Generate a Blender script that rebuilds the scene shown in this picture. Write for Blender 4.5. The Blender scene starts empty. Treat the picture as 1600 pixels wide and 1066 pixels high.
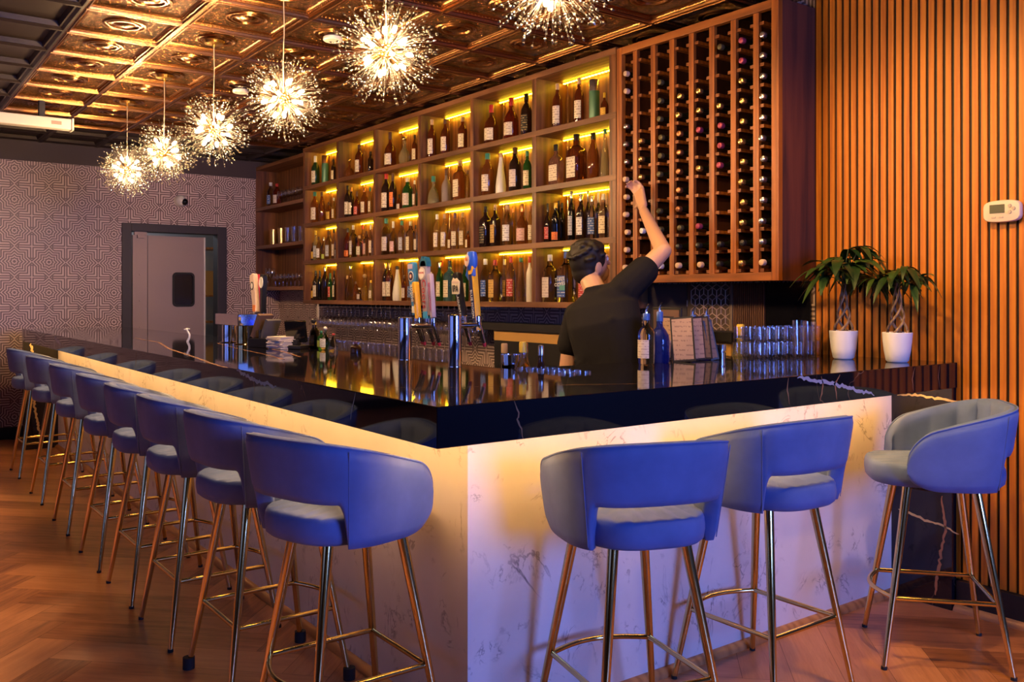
import bpy, bmesh, math, random
from math import pi, sin, cos, radians as R, sqrt, atan2, hypot
from mathutils import Vector, Matrix

random.seed(11)
S = bpy.context.scene
COL = S.collection

# ------------------------------------------------------------------ camera
F, CX, HY, EYE = 1404.0, 800.0, 463.0, 1.357
TL = math.atan((CX + 235) / F)
FX, FY = -cos(TL), sin(TL)              # viewing direction on the floor plan
cam = bpy.data.cameras.new('camera')
cam.sensor_width = 36.0
cam.lens = F / 1600 * 36
cam.shift_y = -(533 - HY) / 1600
cam.clip_start = 0.02
camo = bpy.data.objects.new('camera', cam)
COL.objects.link(camo)
camo.location = (0, 0, EYE)
camo.rotation_euler = (pi / 2, 0, atan2(FY, FX) - pi / 2)
S.camera = camo

# ------------------------------------------------------------------ world, exposure
w = bpy.data.worlds.new('world')
S.world = w
w.use_nodes = True
bg = w.node_tree.nodes['Background']
bg.inputs[0].default_value = (0.75, 0.62, 0.62, 1)
bg.inputs[1].default_value = 0.10
S.view_settings.view_transform = 'Standard'
S.view_settings.look = 'None'
S.view_settings.gamma = 1
S.view_settings.exposure = 0.0
c = S.cycles
c.use_denoising = True
c.max_bounces = 9
c.diffuse_bounces = 3
c.glossy_bounces = 4
c.transmission_bounces = 8
c.transparent_max_bounces = 40
c.caustics_reflective = False
c.caustics_refractive = False
c.sample_clamp_indirect = 5.0
c.sample_clamp_direct = 0

# room
XW, YW, YF, XF, HC = -9.70, 3.90, -4.2, 3.8, 2.84
XC, YC, OH, CT = -1.989, 1.225, 0.283, 1.07       # bar corner, overhang, top height
SL = 0.11                                         # slab thickness
XE = -8.95                                        # far end of the bar
CDEP = 0.865


def area(name, loc, rot, sx, sy, power, col):
    l = bpy.data.lights.new(name, 'AREA')
    l.shape = 'RECTANGLE'
    l.size, l.size_y = sx, sy
    l.energy = power
    l.color = col
    o = bpy.data.objects.new(name, l)
    COL.objects.link(o)
    o.location = loc
    o.rotation_euler = rot
    return o


DAY = (0.14, 0.27, 1.0)      # dusk sky seen at the lamps' warm white balance
# daylight outside the street windows (behind the camera) and the side window
area('daylight_street', (XF + 0.35, 1.9, 1.75), (0, R(90), 0), 1.5, 1.9, 370, DAY)
area('daylight_side', (-3.6, YF - 0.35, 1.7), (R(90), 0, 0), 6.4, 2.0, 44, DAY)


def spot(name, loc, target, power, col, ang, blend=0.7, rad=0.04):
    l = bpy.data.lights.new(name, 'SPOT')
    l.energy = power
    l.color = col
    l.spot_size = R(ang)
    l.spot_blend = blend
    l.shadow_soft_size = rad
    o = bpy.data.objects.new(name, l)
    COL.objects.link(o)
    o.location = loc
    o.rotation_euler = (Vector(target) - Vector(loc)).to_track_quat('-Z', 'Y').to_euler()
    return o


WARM = (1.0, 0.56, 0.16)
CANS = [(-2.1, 2.45), (-1.1, 2.45), (-3.2, 2.45)]
AISLE_FILL = [(-2.6, .0), (-4.6, .0), (-6.6, .0), (-.75, 2.6)]
for i, (x, y) in enumerate(CANS):      # recessed ceiling lamps washing the slatted wall
    spot('can_beam', (x, y, HC - 0.03), (x, 3.75, 1.1), 115 if i < 2 else 40, WARM, 95)
for x, y in AISLE_FILL:                     # added fill lamps brightening the floor behind the stools and by the return
    spot('can_beam', (x, y, HC - 0.03), (x, y - .1, 0), 250 if x < -1 else 60, WARM, 52 if x < -1 else 84, .8)


# ------------------------------------------------------------------ geometry helpers
def ray(px, py):
    a, b = (px - CX) / F, (HY - py) / F
    return FX + a * FY, FY - a * FX, b


def at(px, py, X=None, Y=None, Z=None):
    d = ray(px, py)
    t = X / d[0] if X is not None else Y / d[1] if Y is not None else (Z - EYE) / d[2]
    return Vector((t * d[0], t * d[1], EYE + t * d[2]))


class MB:
    def __init__(s):
        s.v, s.f, s.m, s.uv = [], [], [], {}

    def add(s, vs, fs, mi=0):
        o = len(s.v)
        s.v += [tuple(p) for p in vs]
        for f in fs:
            s.f.append([i + o for i in f])
            s.m.append(mi)
        return s

    def box(s, x0, x1, y0, y1, z0, z1, mi=0):
        vs = [(x, y, z) for z in (z0, z1) for y in (y0, y1) for x in (x0, x1)]
        return s.add(vs, [(0, 2, 3, 1), (4, 5, 7, 6), (0, 1, 5, 4), (2, 6, 7, 3), (0, 4, 6, 2), (1, 3, 7, 5)], mi)

    def obox(s, M, hx, hy, hz, mi=0):
        vs = [M @ Vector((x * hx, y * hy, z * hz)) for z in (-1, 1) for y in (-1, 1) for x in (-1, 1)]
        return s.add(vs, [(0, 2, 3, 1), (4, 5, 7, 6), (0, 1, 5, 4), (2, 6, 7, 3), (0, 4, 6, 2), (1, 3, 7, 5)], mi)

    def loft(s, rings, mi=0, closed=True, cap0=True, cap1=True):
        n = len(rings[0])
        vs = [p for r in rings for p in r]
        fs = []
        for k in range(len(rings) - 1):
            for i in range(n if closed else n - 1):
                j = (i + 1) % n
                fs.append((k * n + i, k * n + j, (k + 1) * n + j, (k + 1) * n + i))
        if cap0: fs.append(tuple(range(n - 1, -1, -1)))
        if cap1: fs.append(tuple((len(rings) - 1) * n + i for i in range(n)))
        return s.add(vs, fs, mi)

    def tube(s, pts, rad, n=10, mi=0, cyc=False):
        pts = [Vector(p) for p in pts]
        m = len(pts)
        rs = rad if isinstance(rad, (list, tuple)) else [rad] * m
        rings = []
        up = None
        for i, p in enumerate(pts):
            a = pts[(i - 1) % m] if (i or cyc) else p
            b = pts[(i + 1) % m] if (i < m - 1 or cyc) else p
            t = (b - a).normalized()
            if up is None:
                up = Vector((0, 0, 1)) if abs(t.z) < 0.9 else Vector((1, 0, 0))
            x = t.cross(up).normalized()
            y = x.cross(t).normalized()
            up = y
            rings.append([p + (x * cos(2 * pi * k / n) + y * sin(2 * pi * k / n)) * rs[i] for k in range(n)])
        if cyc:
            rings.append(rings[0])
            return s.loft(rings, mi, True, False, False)
        return s.loft(rings, mi)

    def lathe(s, prof, n=20, mi=0, c=(0, 0, 0), M=None, ex=2.0, asp=1.0):
        """prof: (radius, z) list; ex is the superellipse exponent, asp squeezes depth"""
        rings = []
        for r, z in prof:
            ring = []
            for k in range(n):
                t = 2 * pi * (k + .5) / n
                cx, cy = cos(t), sin(t)
                if ex != 2.0:
                    q = (abs(cx) ** ex + abs(cy) ** ex) ** (-1 / ex)
                    cx, cy = cx * q, cy * q
                p = Vector((r * cx, r * cy * asp, z))
                if M: p = M @ p
                ring.append(p + Vector(c))
            rings.append(ring)
        return s.loft(rings, mi, True, prof[0][0] > 1e-5, prof[-1][0] > 1e-5)

    def ball(s, c, r, n=10, mi=0, sc=(1, 1, 1), M=None):
        prof = [(max(r * sin(pi * k / n), 1e-6), -r * cos(pi * k / n)) for k in range(n + 1)]
        MM = Matrix.Diagonal((*sc, 1))
        if M: MM = M @ MM
        return s.lathe(prof, max(6, int(n * 1.5)), mi, c, MM)

    def prism(s, poly, z0, z1, mi=0, M=None):
        n = len(poly)
        vs = [Vector((x, y, z)) for z in (z0, z1) for x, y in poly]
        if M: vs = [M @ v for v in vs]
        fs = [tuple(range(n - 1, -1, -1)), tuple(range(n, 2 * n))]
        fs += [(i, (i + 1) % n, n + (i + 1) % n, n + i) for i in range(n)]
        return s.add(vs, fs, mi)

    def build(s, name, mats, parent=None, smooth=True, ang=38, bevel=0):
        me = bpy.data.meshes.new(name)
        me.from_pydata(s.v, [], s.f)
        if not isinstance(mats, (list, tuple)): mats = [mats]
        for m in mats: me.materials.append(m)
        if len(mats) > 1: me.polygons.foreach_set('material_index', s.m)
        bm = bmesh.new(); bm.from_mesh(me)
        bmesh.ops.recalc_face_normals(bm, faces=bm.faces)
        bm.to_mesh(me); bm.free()
        if smooth:
            me.polygons.foreach_set('use_smooth', [True] * len(me.polygons))
            me.set_sharp_from_angle(angle=R(ang))
        o = bpy.data.objects.new(name, me)
        COL.objects.link(o)
        if parent: o.parent = parent
        if bevel:
            b = o.modifiers.new('edge', 'BEVEL'); b.width = bevel; b.segments = 2; b.limit_method = 'ANGLE'
        return o


def tag(o, label=None, cat=None, group=None, kind=None):
    if label: o['label'] = label
    if cat: o['category'] = cat
    if group: o['group'] = group
    if kind: o['kind'] = kind
    return o


def empty(name, loc=(0, 0, 0), rz=0.0, **k):
    o = bpy.data.objects.new(name, None)
    COL.objects.link(o)
    o.location = loc
    o.rotation_euler = (0, 0, rz)
    return tag(o, **k)


KIDS = {}


def copy_tree(o, parent=None):
    c = o.copy()
    COL.objects.link(c)
    if parent: c.parent = parent
    ks = KIDS.get(o.name)
    if ks is None:
        ks = KIDS[o.name] = list(o.children)
    for ch in ks:
        copy_tree(ch, c)
    return c


def local(o, parent):
    """parent without moving when the parent is itself placed in the world"""
    o.parent = parent
    return o


def text(name, body, M, size, mat, parent=None, depth=0.0004, align='CENTER', sx=1.0):
    cu = bpy.data.curves.new(name, 'FONT')
    cu.body = body
    cu.size = size
    cu.extrude = depth
    cu.align_x = align
    cu.align_y = 'CENTER'
    cu.resolution_u = 2
    cu.materials.append(mat)
    t = bpy.data.objects.new(name, cu)
    COL.objects.link(t)
    me = bpy.data.meshes.new_from_object(t.evaluated_get(bpy.context.evaluated_depsgraph_get()))
    bpy.data.objects.remove(t); bpy.data.curves.remove(cu)
    o = bpy.data.objects.new(name, me)
    COL.objects.link(o)
    if parent: o.parent = parent
    o.matrix_local = M @ Matrix.Diagonal((sx, 1, 1, 1))
    return o


def frame(origin, xdir, ydir):
    """matrix whose x runs along xdir, y along ydir"""
    x = Vector(xdir).normalized(); y = Vector(ydir).normalized(); z = x.cross(y).normalized(); y = z.cross(x)
    return Matrix(((x.x, y.x, z.x, origin[0]), (x.y, y.y, z.y, origin[1]), (x.z, y.z, z.z, origin[2]), (0, 0, 0, 1)))


# ------------------------------------------------------------------ materials
def mat(name):
    m = bpy.data.materials.new(name)
    m.use_nodes = True
    nt = m.node_tree
    return m, nt, nt.nodes['Principled BSDF']


def setp(b, **k):
    for key, v in k.items():
        i = b.inputs[key.replace('_', ' ')]
        i.default_value = (*v, 1) if isinstance(v, tuple) and len(v) == 3 else v


def plain(name, col, rough=0.5, metal=0.0, **k):
    m, nt, b = mat(name)
    setp(b, Base_Color=col, Roughness=rough, Metallic=metal, **k)
    return m


class NT:
    """tiny node-building helper"""
    def __init__(s, nt): s.nt = nt
    def n(s, t, **p):
        x = s.nt.nodes.new(t)
        for k, v in p.items(): setattr(x, k, v)
        return x
    def l(s, a, b): s.nt.links.new(a, b)
    def val(s, sock, v):
        if hasattr(v, 'is_output'): s.l(v, sock)
        else: sock.default_value = v
    def math(s, op, a, b=0.0, c=0.0):
        x = s.n('ShaderNodeMath', operation=op)
        for i, v in enumerate((a, b, c)): s.val(x.inputs[i], v)
        return x.outputs[0]
    def coord(s, kind='Object', scale=(1, 1, 1), rot=(0, 0, 0), loc=(0, 0, 0)):
        t = s.n('ShaderNodeTexCoord'); m = s.n('ShaderNodeMapping')
        s.l(t.outputs[kind], m.inputs[0])
        m.inputs['Scale'].default_value = scale; m.inputs['Rotation'].default_value = rot; m.inputs['Location'].default_value = loc
        return m.outputs[0]
    def noise(s, vec, scale, detail=4, rough=.55, dist=0.0):
        x = s.n('ShaderNodeTexNoise')
        s.l(vec, x.inputs['Vector'])
        x.inputs['Scale'].default_value = scale; x.inputs['Detail'].default_value = detail
        x.inputs['Roughness'].default_value = rough; x.inputs['Distortion'].default_value = dist
        return x.outputs['Fac']
    def ramp(s, fac, stops):
        x = s.n('ShaderNodeValToRGB')
        e = x.color_ramp.elements
        while len(e) < len(stops): e.new(0.5)
        for el, (p, c) in zip(e, stops):
            el.position = p; el.color = (*c, 1) if len(c) == 3 else c
        s.l(fac, x.inputs[0])
        return x.outputs[0]
    def mix(s, fac, a, b, blend='MIX'):
        x = s.n('ShaderNodeMix', data_type='RGBA', blend_type=blend)
        s.val(x.inputs[0], fac)
        for i, v in ((6, a), (7, b)):
            if hasattr(v, 'is_output'): s.l(v, x.inputs[i])
            else: x.inputs[i].default_value = (*v, 1)
        return x.outputs[2]
    def bump(s, h, strength, dist, b):
        x = s.n('ShaderNodeBump')
        x.inputs['Strength'].default_value = strength; x.inputs['Distance'].default_value = dist
        s.l(h, x.inputs['Height']); s.l(x.outputs[0], b.inputs['Normal'])


def wood(name, dark, mid, light, axis='Z', scale=1.0, rough=0.45, coat=0.0, coord='Object', bumpy=.15):
    m, nt, b = mat(name); N = NT(nt)
    st = {'X': (.07, 1, 1), 'Y': (1, .07, 1), 'Z': (1, 1, .07)}[axis]
    v = N.coord(coord, tuple(q * scale for q in st))
    n1 = N.noise(v, 9, 5, .6, 1.2)
    n2 = N.noise(v, 70, 3, .6, .2)
    wv = N.n('ShaderNodeTexWave', wave_type='BANDS', bands_direction={'X': 'Y', 'Y': 'X', 'Z': 'X'}[axis])
    N.l(v, wv.inputs['Vector'])
    wv.inputs['Scale'].default_value = 6; wv.inputs['Distortion'].default_value = 9
    wv.inputs['Detail'].default_value = 2; wv.inputs['Detail Scale'].default_value = 1.2
    a = N.math('ADD', N.math('MULTIPLY', n1, .5), N.math('MULTIPLY', wv.outputs['Fac'], .3))
    a = N.math('ADD', a, N.math('MULTIPLY', n2, .28))
    colr = N.ramp(a, [(.28, dark), (.52, mid), (.80, light)])
    N.l(colr, b.inputs['Base Color'])
    setp(b, Roughness=rough)
    b.inputs['Coat Weight'].default_value = coat
    N.bump(a, bumpy, .004, b)
    return m


def emit(name, col, strength, sampled=True):
    m, nt, b = mat(name)
    setp(b, Base_Color=(0, 0, 0), Emission_Color=col, Emission_Strength=strength)
    if not sampled: m.cycles.emission_sampling = 'NONE'
    return m


def thin_glass(name, tint=(1, 1, 1), refl=1.0):
    """thin-walled clear glass: passes light straight, mirrors more at grazing angles"""
    m, nt, b = mat(name); N = NT(nt)
    out = nt.nodes['Material Output']
    nt.nodes.remove(b)
    tr = N.n('ShaderNodeBsdfTransparent'); tr.inputs[0].default_value = (*tint, 1)
    gl = N.n('ShaderNodeBsdfGlossy'); gl.inputs['Roughness'].default_value = .03
    fr = N.n('ShaderNodeLayerWeight'); fr.inputs[0].default_value = .5
    fac = N.math('MULTIPLY', N.math('ADD', N.math('MULTIPLY', N.math('POWER', fr.outputs['Facing'], 2.4), .85), .12), refl)
    mx = N.n('ShaderNodeMixShader')
    N.l(fac, mx.inputs[0]); N.l(tr.outputs[0], mx.inputs[1]); N.l(gl.outputs[0], mx.inputs[2])
    N.l(mx.outputs[0], out.inputs[0])
    return m


def glass(name, col, rough=0.02, trans=1.0, ior=1.4):
    m, nt, b = mat(name)
    setp(b, Base_Color=col, Roughness=rough, IOR=ior)
    b.inputs['Transmission Weight'].default_value = trans
    return m


M = {}
M['walnut'] = wood('walnut', (.045, .014, .005), (.15, .052, .017), (.27, .105, .036), 'Z', 1.0, .42)
M['walnut_h'] = wood('walnut_h', (.09, .034, .015), (.20, .082, .034), (.30, .135, .06), 'X', 1.0, .42)
M['redoak'] = wood('redoak', (.12, .028, .003), (.27, .072, .007), (.38, .118, .014), 'Z', 1.4, .42)
M['redoak_h'] = wood('redoak_h', (.13, .034, .005), (.28, .084, .013), (.39, .135, .024), 'X', 1.4, .42)
M['rackside'] = wood('rackside', (.035, .007, .003), (.085, .018, .006), (.13, .030, .010), 'Z', 1.3, .75)  # side darker than the oak, its shade put into the colour
M['rackdark'] = wood('rackdark', (.016, .004, .002), (.034, .008, .004), (.055, .013, .006), 'Z', 1.4, .6)  # dark inner wood, darkened further to hold the shade of the cells
M['slat'] = wood('slat', (.40, .105, .004), (.52, .160, .006), (.62, .215, .012), 'Z', 1.6, .5)
M['trimwood'] = wood('trimwood', (.26, .10, .03), (.42, .19, .07), (.52, .26, .10), 'X', 1.0, .4)
M['black'] = plain('black_paint', (.008, .007, .009), .5)
M['charcoal'] = plain('charcoal_paint', (.030, .024, .028), .5)
M['blackgloss'] = plain('black_gloss', (.006, .006, .008), .12)
M['rubber'] = plain('rubber', (.01, .01, .012), .7)
M['chrome'] = plain('chrome', (.80, .80, .84), .07, 1.0)
M['steel'] = plain('brushed_steel', (.34, .255, .225), .5, .4)
M['gold'] = plain('polished_gold', (.72, .54, .22), .12, 1.0)
M['brass'] = plain('brass', (.85, .55, .16), .22, 1.0)
M['white'] = plain('white_ceramic', (.80, .78, .80), .28)
M['whiteplastic'] = plain('white_plastic', (.70, .66, .62), .4)
M['paper'] = plain('paper', (.72, .62, .54), .7)
M['soil'] = plain('soil', (.07, .04, .022), .9)
M['skin'] = plain('skin', (.58, .33, .22), .5)
M['skin'].node_tree.nodes['Principled BSDF'].inputs['Subsurface Weight'].default_value = .08
M['hair'] = plain('dark_hair', (.008, .005, .004), .6)
M['shirt'] = plain('black_shirt', (.0085, .0075, .010), .9)
M['shirt'].node_tree.nodes['Principled BSDF'].inputs['Specular IOR Level'].default_value = .25
M['pants'] = plain('dark_trousers', (.018, .018, .022), .85)
M['tglass'] = thin_glass('clear_glass')
M['pane'] = thin_glass('window_glass', (.97, .98, 1), .8)
M['lens'] = plain('dark_lens', (.01, .01, .012), .08)
M['led'] = emit('led_strip', (1.0, .60, .02), 50)
M['ledbead'] = emit('led_bead', (1.0, .66, .10), 7, False)
M['underlight'] = emit('under_counter_led', (1.0, .50, .14), 52)
M['bulb'] = emit('lamp_bulb', (1.0, .60, .27), 1150)


def velvet():
    m, nt, b = mat('blue_velvet'); N = NT(nt)
    v = N.coord('Object')
    n = N.noise(v, 9, 3, .6)
    f = N.noise(v, 420, 2, .6)
    colr = N.ramp(n, [(.3, (.095, .150, .37)), (.7, (.125, .190, .46))])
    N.l(colr, b.inputs['Base Color'])
    setp(b, Roughness=.75)
    b.inputs['Sheen Weight'].default_value = .12
    b.inputs['Sheen Roughness'].default_value = .30
    b.inputs['Sheen Tint'].default_value = (1, .95, .90, 1)
    N.bump(f, .12, .0006, b)
    return m


M['velvet'] = velvet()


def marble():
    m, nt, b = mat('white_marble'); N = NT(nt)
    v = N.coord('Object')
    def veins(scale, seed, width, dist):
        vv = N.coord('Object', (1, 1, .8), (.3 * seed, .5, .2 * seed), (seed, seed * 2, seed))
        n = N.noise(vv, scale, 5, .6, dist)
        d = N.math('ABSOLUTE', N.math('SUBTRACT', n, .5))
        return N.math('SUBTRACT', 1.0, N.math('MINIMUM', N.math('DIVIDE', d, width), 1.0))
    patch = N.ramp(N.noise(v, 2.6, 3, .5), [(.56, (0, 0, 0)), (.70, (1, 1, 1))])
    brk = N.ramp(N.noise(v, 9.0, 2, .5), [(.56, (0, 0, 0)), (.66, (1, 1, 1))])
    v1 = N.math('MULTIPLY', veins(3.2, 1.3, .020, 1.6), patch)
    v2 = N.math('MULTIPLY', N.math('MULTIPLY', veins(6.5, 3.7, .030, 2.2), brk), 0.75)
    vein = N.math('MAXIMUM', v1, v2)
    cloud = N.ramp(N.noise(v, 2.0, 4, .6), [(.3, (.74, .70, .68)), (.75, (.88, .84, .81))])
    colr = N.mix(N.math('MULTIPLY', vein, .85), cloud, (.10, .085, .10))
    N.l(colr, b.inputs['Base Color'])
    setp(b, Roughness=.42)
    return m


M['marble'] = marble()


def black_stone():
    m, nt, b = mat('black_marble'); N = NT(nt)
    v = N.coord('Object')
    n = N.noise(v, 1.1, 4, .55, 1.8)
    d = N.math('ABSOLUTE', N.math('SUBTRACT', n, .5))
    mask = N.math('SUBTRACT', 1.0, N.math('MINIMUM', N.math('DIVIDE', d, .0022), 1.0))
    sp = N.ramp(N.noise(v, .9, 2), [(.55, (0, 0, 0)), (.65, (1, 1, 1))])
    colr = N.mix(N.math('MULTIPLY', N.math('MULTIPLY', mask, sp), .7), (.007, .006, .009), (.42, .24, .13))
    N.l(colr, b.inputs['Base Color'])
    setp(b, Roughness=.05, IOR=1.55)
    return m


M['stone'] = black_stone()
M['vein_white'] = plain('vein_white', (.40, .38, .46), .2)
M['vein_gold'] = plain('vein_gold', (.36, .17, .085), .22)
M['vein_ledlit'] = plain('vein_ledlit', (.62, .46, .22), .22)  # pale vein with the LED's yellow light put into its colour


def wallpaper():
    m, nt, b = mat('star_wallpaper'); N = NT(nt)
    t = N.n('ShaderNodeTexCoord'); sp = N.n('ShaderNodeSeparateXYZ')
    N.l(t.outputs['UV'], sp.inputs[0])
    s, p = .296, .0212
    def cell(o, off):
        q = N.math('ADD', N.math('DIVIDE', o, s), off)
        return N.math('MULTIPLY', N.math('ABSOLUTE', N.math('SUBTRACT', N.math('SUBTRACT', q, N.math('FLOOR', q)), .5)), s)
    ax, ay = cell(sp.outputs[0], 0.0), cell(sp.outputs[1], 0.0)
    bx, by = cell(sp.outputs[0], 0.5), cell(sp.outputs[1], 0.5)
    star = N.math('MINIMUM', N.math('MAXIMUM', ax, ay), N.math('DIVIDE', N.math('ADD', ax, ay), sqrt(2)))
    arm = .105
    c1 = N.math('MAXIMUM', N.math('SUBTRACT', bx, arm), by)
    c2 = N.math('MAXIMUM', N.math('SUBTRACT', by, arm), bx)
    cross = N.math('MINIMUM', c1, c2)
    vv = N.math('MINIMUM', star, N.math('ADD', cross, .1007))
    q = N.math('DIVIDE', vv, p)
    fr = N.math('SUBTRACT', q, N.math('FLOOR', q))
    line = N.math('COMPARE', fr, .75, .22)
    colr = N.mix(line, (.17, .105, .105), (.66, .51, .47))
    N.l(colr, b.inputs['Base Color'])
    setp(b, Roughness=.45)
    return m


M['wallpaper'] = wallpaper()


def floor_mat():
    m, nt, b = mat('herringbone_planks'); N = NT(nt)
    t = N.n('ShaderNodeTexCoord')
    mp = N.n('ShaderNodeMapping'); N.l(t.outputs['UV'], mp.inputs[0]); mp.inputs['Scale'].default_value = (.9, 11, 1)
    at_ = N.n('ShaderNodeAttribute', attribute_name='tone')
    n1 = N.noise(mp.outputs[0], 2.2, 6, .65, .9)
    n2 = N.noise(mp.outputs[0], 14, 3, .6, .3)
    a = N.math('ADD', N.math('MULTIPLY', n1, .7), N.math('MULTIPLY', n2, .3))
    a = N.math('ADD', a, N.math('MULTIPLY', N.math('SUBTRACT', at_.outputs['Fac'], .5), .36))
    colr = N.ramp(a, [(.25, (.20, .070, .024)), (.48, (.44, .175, .066)), (.75, (.58, .26, .11))])
    N.l(colr, b.inputs['Base Color'])
    setp(b, Roughness=.34)
    N.bump(a, .12, .003, b)
    return m


M['floor'] = floor_mat()


def copper(name, col, orn):
    m, nt, b = mat(name); N = NT(nt)
    setp(b, Base_Color=col, Metallic=1.0, Roughness=.27)
    if orn:
        t = N.n('ShaderNodeTexCoord'); mp = N.n('ShaderNodeMapping'); N.l(t.outputs['UV'], mp.inputs[0])
        vo = N.n('ShaderNodeTexVoronoi', feature='SMOOTH_F1'); N.l(mp.outputs[0], vo.inputs['Vector']); vo.inputs['Scale'].default_value = 21
        n = N.noise(mp.outputs[0], 13, 3, .5, 2.5)
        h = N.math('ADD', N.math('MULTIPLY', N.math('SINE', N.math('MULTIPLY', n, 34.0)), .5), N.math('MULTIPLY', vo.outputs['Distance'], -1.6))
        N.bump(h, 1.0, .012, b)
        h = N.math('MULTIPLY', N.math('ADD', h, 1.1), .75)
        dk = N.ramp(h, [(.0, tuple(q * .12 for q in col)), (.45, tuple(q * .5 for q in col)), (.8, tuple(q * 1.5 for q in col))])  # crevice shade and raised highlights put into the colour
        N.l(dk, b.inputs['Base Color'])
    return m


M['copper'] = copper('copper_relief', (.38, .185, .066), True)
M['copperflat'] = copper('copper_plain', (.27, .125, .046), False)
M['tin_shade'] = plain('tin_shaded', (.030, .022, .022), .4, .3)  # plain tiles, their dimmer light put into a darker colour


def label_mat(name, col, ink):
    m, nt, b = mat(name); N = NT(nt)
    t = N.n('ShaderNodeTexCoord'); sp = N.n('ShaderNodeSeparateXYZ'); N.l(t.outputs['UV'], sp.inputs[0])
    v = N.math('MULTIPLY', sp.outputs[1], 7.0)
    band = N.math('LESS_THAN', N.math('ABSOLUTE', N.math('SUBTRACT', N.math('SUBTRACT', v, N.math('FLOOR', v)), .5)), .17)
    mp = N.n('ShaderNodeMapping'); N.l(t.outputs['UV'], mp.inputs[0]); mp.inputs['Scale'].default_value = (14, 7, 1)
    n = N.noise(mp.outputs[0], 1.0, 1, .5)
    ink_on = N.math('MULTIPLY', band, N.math('GREATER_THAN', n, .50))
    N.l(N.mix(N.math('MULTIPLY', ink_on, .75), col, ink), b.inputs['Base Color'])
    setp(b, Roughness=.55)
    return m


LAB = {'cream': ((.74, .64, .48), (.16, .08, .05)), 'white': ((.78, .75, .72), (.12, .10, .14)), 'yellow': ((.80, .50, .07), (.16, .06, .03)),
       'orange': ((.80, .19, .03), (.2, .03, .01)), 'red': ((.55, .05, .04), (.8, .7, .6)), 'blue': ((.04, .10, .36), (.7, .75, .8)),
       'gold': ((.62, .38, .10), (.14, .07, .03)), 'lime': ((.45, .56, .10), (.2, .2, .05)), 'silver': ((.45, .45, .52), (.1, .1, .14)),
       'pink': ((.72, .45, .42), (.3, .08, .1)), 'black': ((.012, .011, .013), (.6, .45, .2)), 'pale': ((.66, .56, .50), (.3, .2, .2))}
for k_, (a_, b_) in LAB.items(): M['l_' + k_] = label_mat('label_' + k_, a_, b_)
GL = {'amber': (.52, .17, .035), 'brown': (.30, .075, .02), 'red': (.36, .05, .015), 'dark': (.03, .014, .010), 'black': (.008, .007, .008),
      'green': (.05, .26, .06), 'darkgreen': (.02, .055, .018), 'teal': (.16, .42, .48), 'blue': (.03, .06, .55), 'pinkish': (.60, .30, .20),
      'honey': (.78, .46, .10), 'palegold': (.80, .70, .36)}
for k_, a_ in GL.items():
    M['g_' + k_] = glass('bottle_' + k_, a_, .03, .82 if k_ not in ('dark', 'black', 'darkgreen') else .35)
M['g_clear'] = glass('bottle_clear', (.95, .95, .96), .01, 1.0, 1.35)
M['g_white'] = plain('bottle_white', (.72, .68, .60), .3)
M['g_stone'] = plain('bottle_stone', (.20, .15, .14), .5)
M['g_tin'] = plain('tin_green', (.07, .20, .12), .35, .2)
CAP = {'gold': ((.70, .47, .16), .25, .9), 'black': ((.012, .011, .012), .35, 0), 'red': ((.50, .035, .03), .4, 0), 'white': ((.75, .72, .68), .4, 0),
       'silver': ((.70, .70, .72), .2, .95), 'green': ((.03, .20, .16), .4, 0), 'cork': ((.55, .36, .20), .7, 0), 'brown': ((.10, .04, .025), .5, 0),
       'blue': ((.03, .09, .42), .35, 0), 'copper': ((.55, .26, .12), .3, .9), 'yellow': ((.75, .50, .05), .4, 0), 'magenta': ((.30, .04, .09), .35, .3),
       'olive': ((.10, .085, .04), .4, .4), 'tan': ((.62, .42, .27), .6, 0), 'purple': ((.10, .04, .14), .3, 0)}
for k_, (a_, r_, m_) in CAP.items(): M['c_' + k_] = plain('cap_' + k_, a_, r_, m_)

# ------------------------------------------------------------------ the room
def set_uv(o, fn):
    me = o.data
    uv = me.uv_layers.new(name='UVMap')
    for p in me.polygons:
        for li in p.loop_indices:
            uv.data[li].uv = fn(me.vertices[me.loops[li].vertex_index].co, p.normal)


def struct(o):
    o['kind'] = 'structure'
    return o


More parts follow.
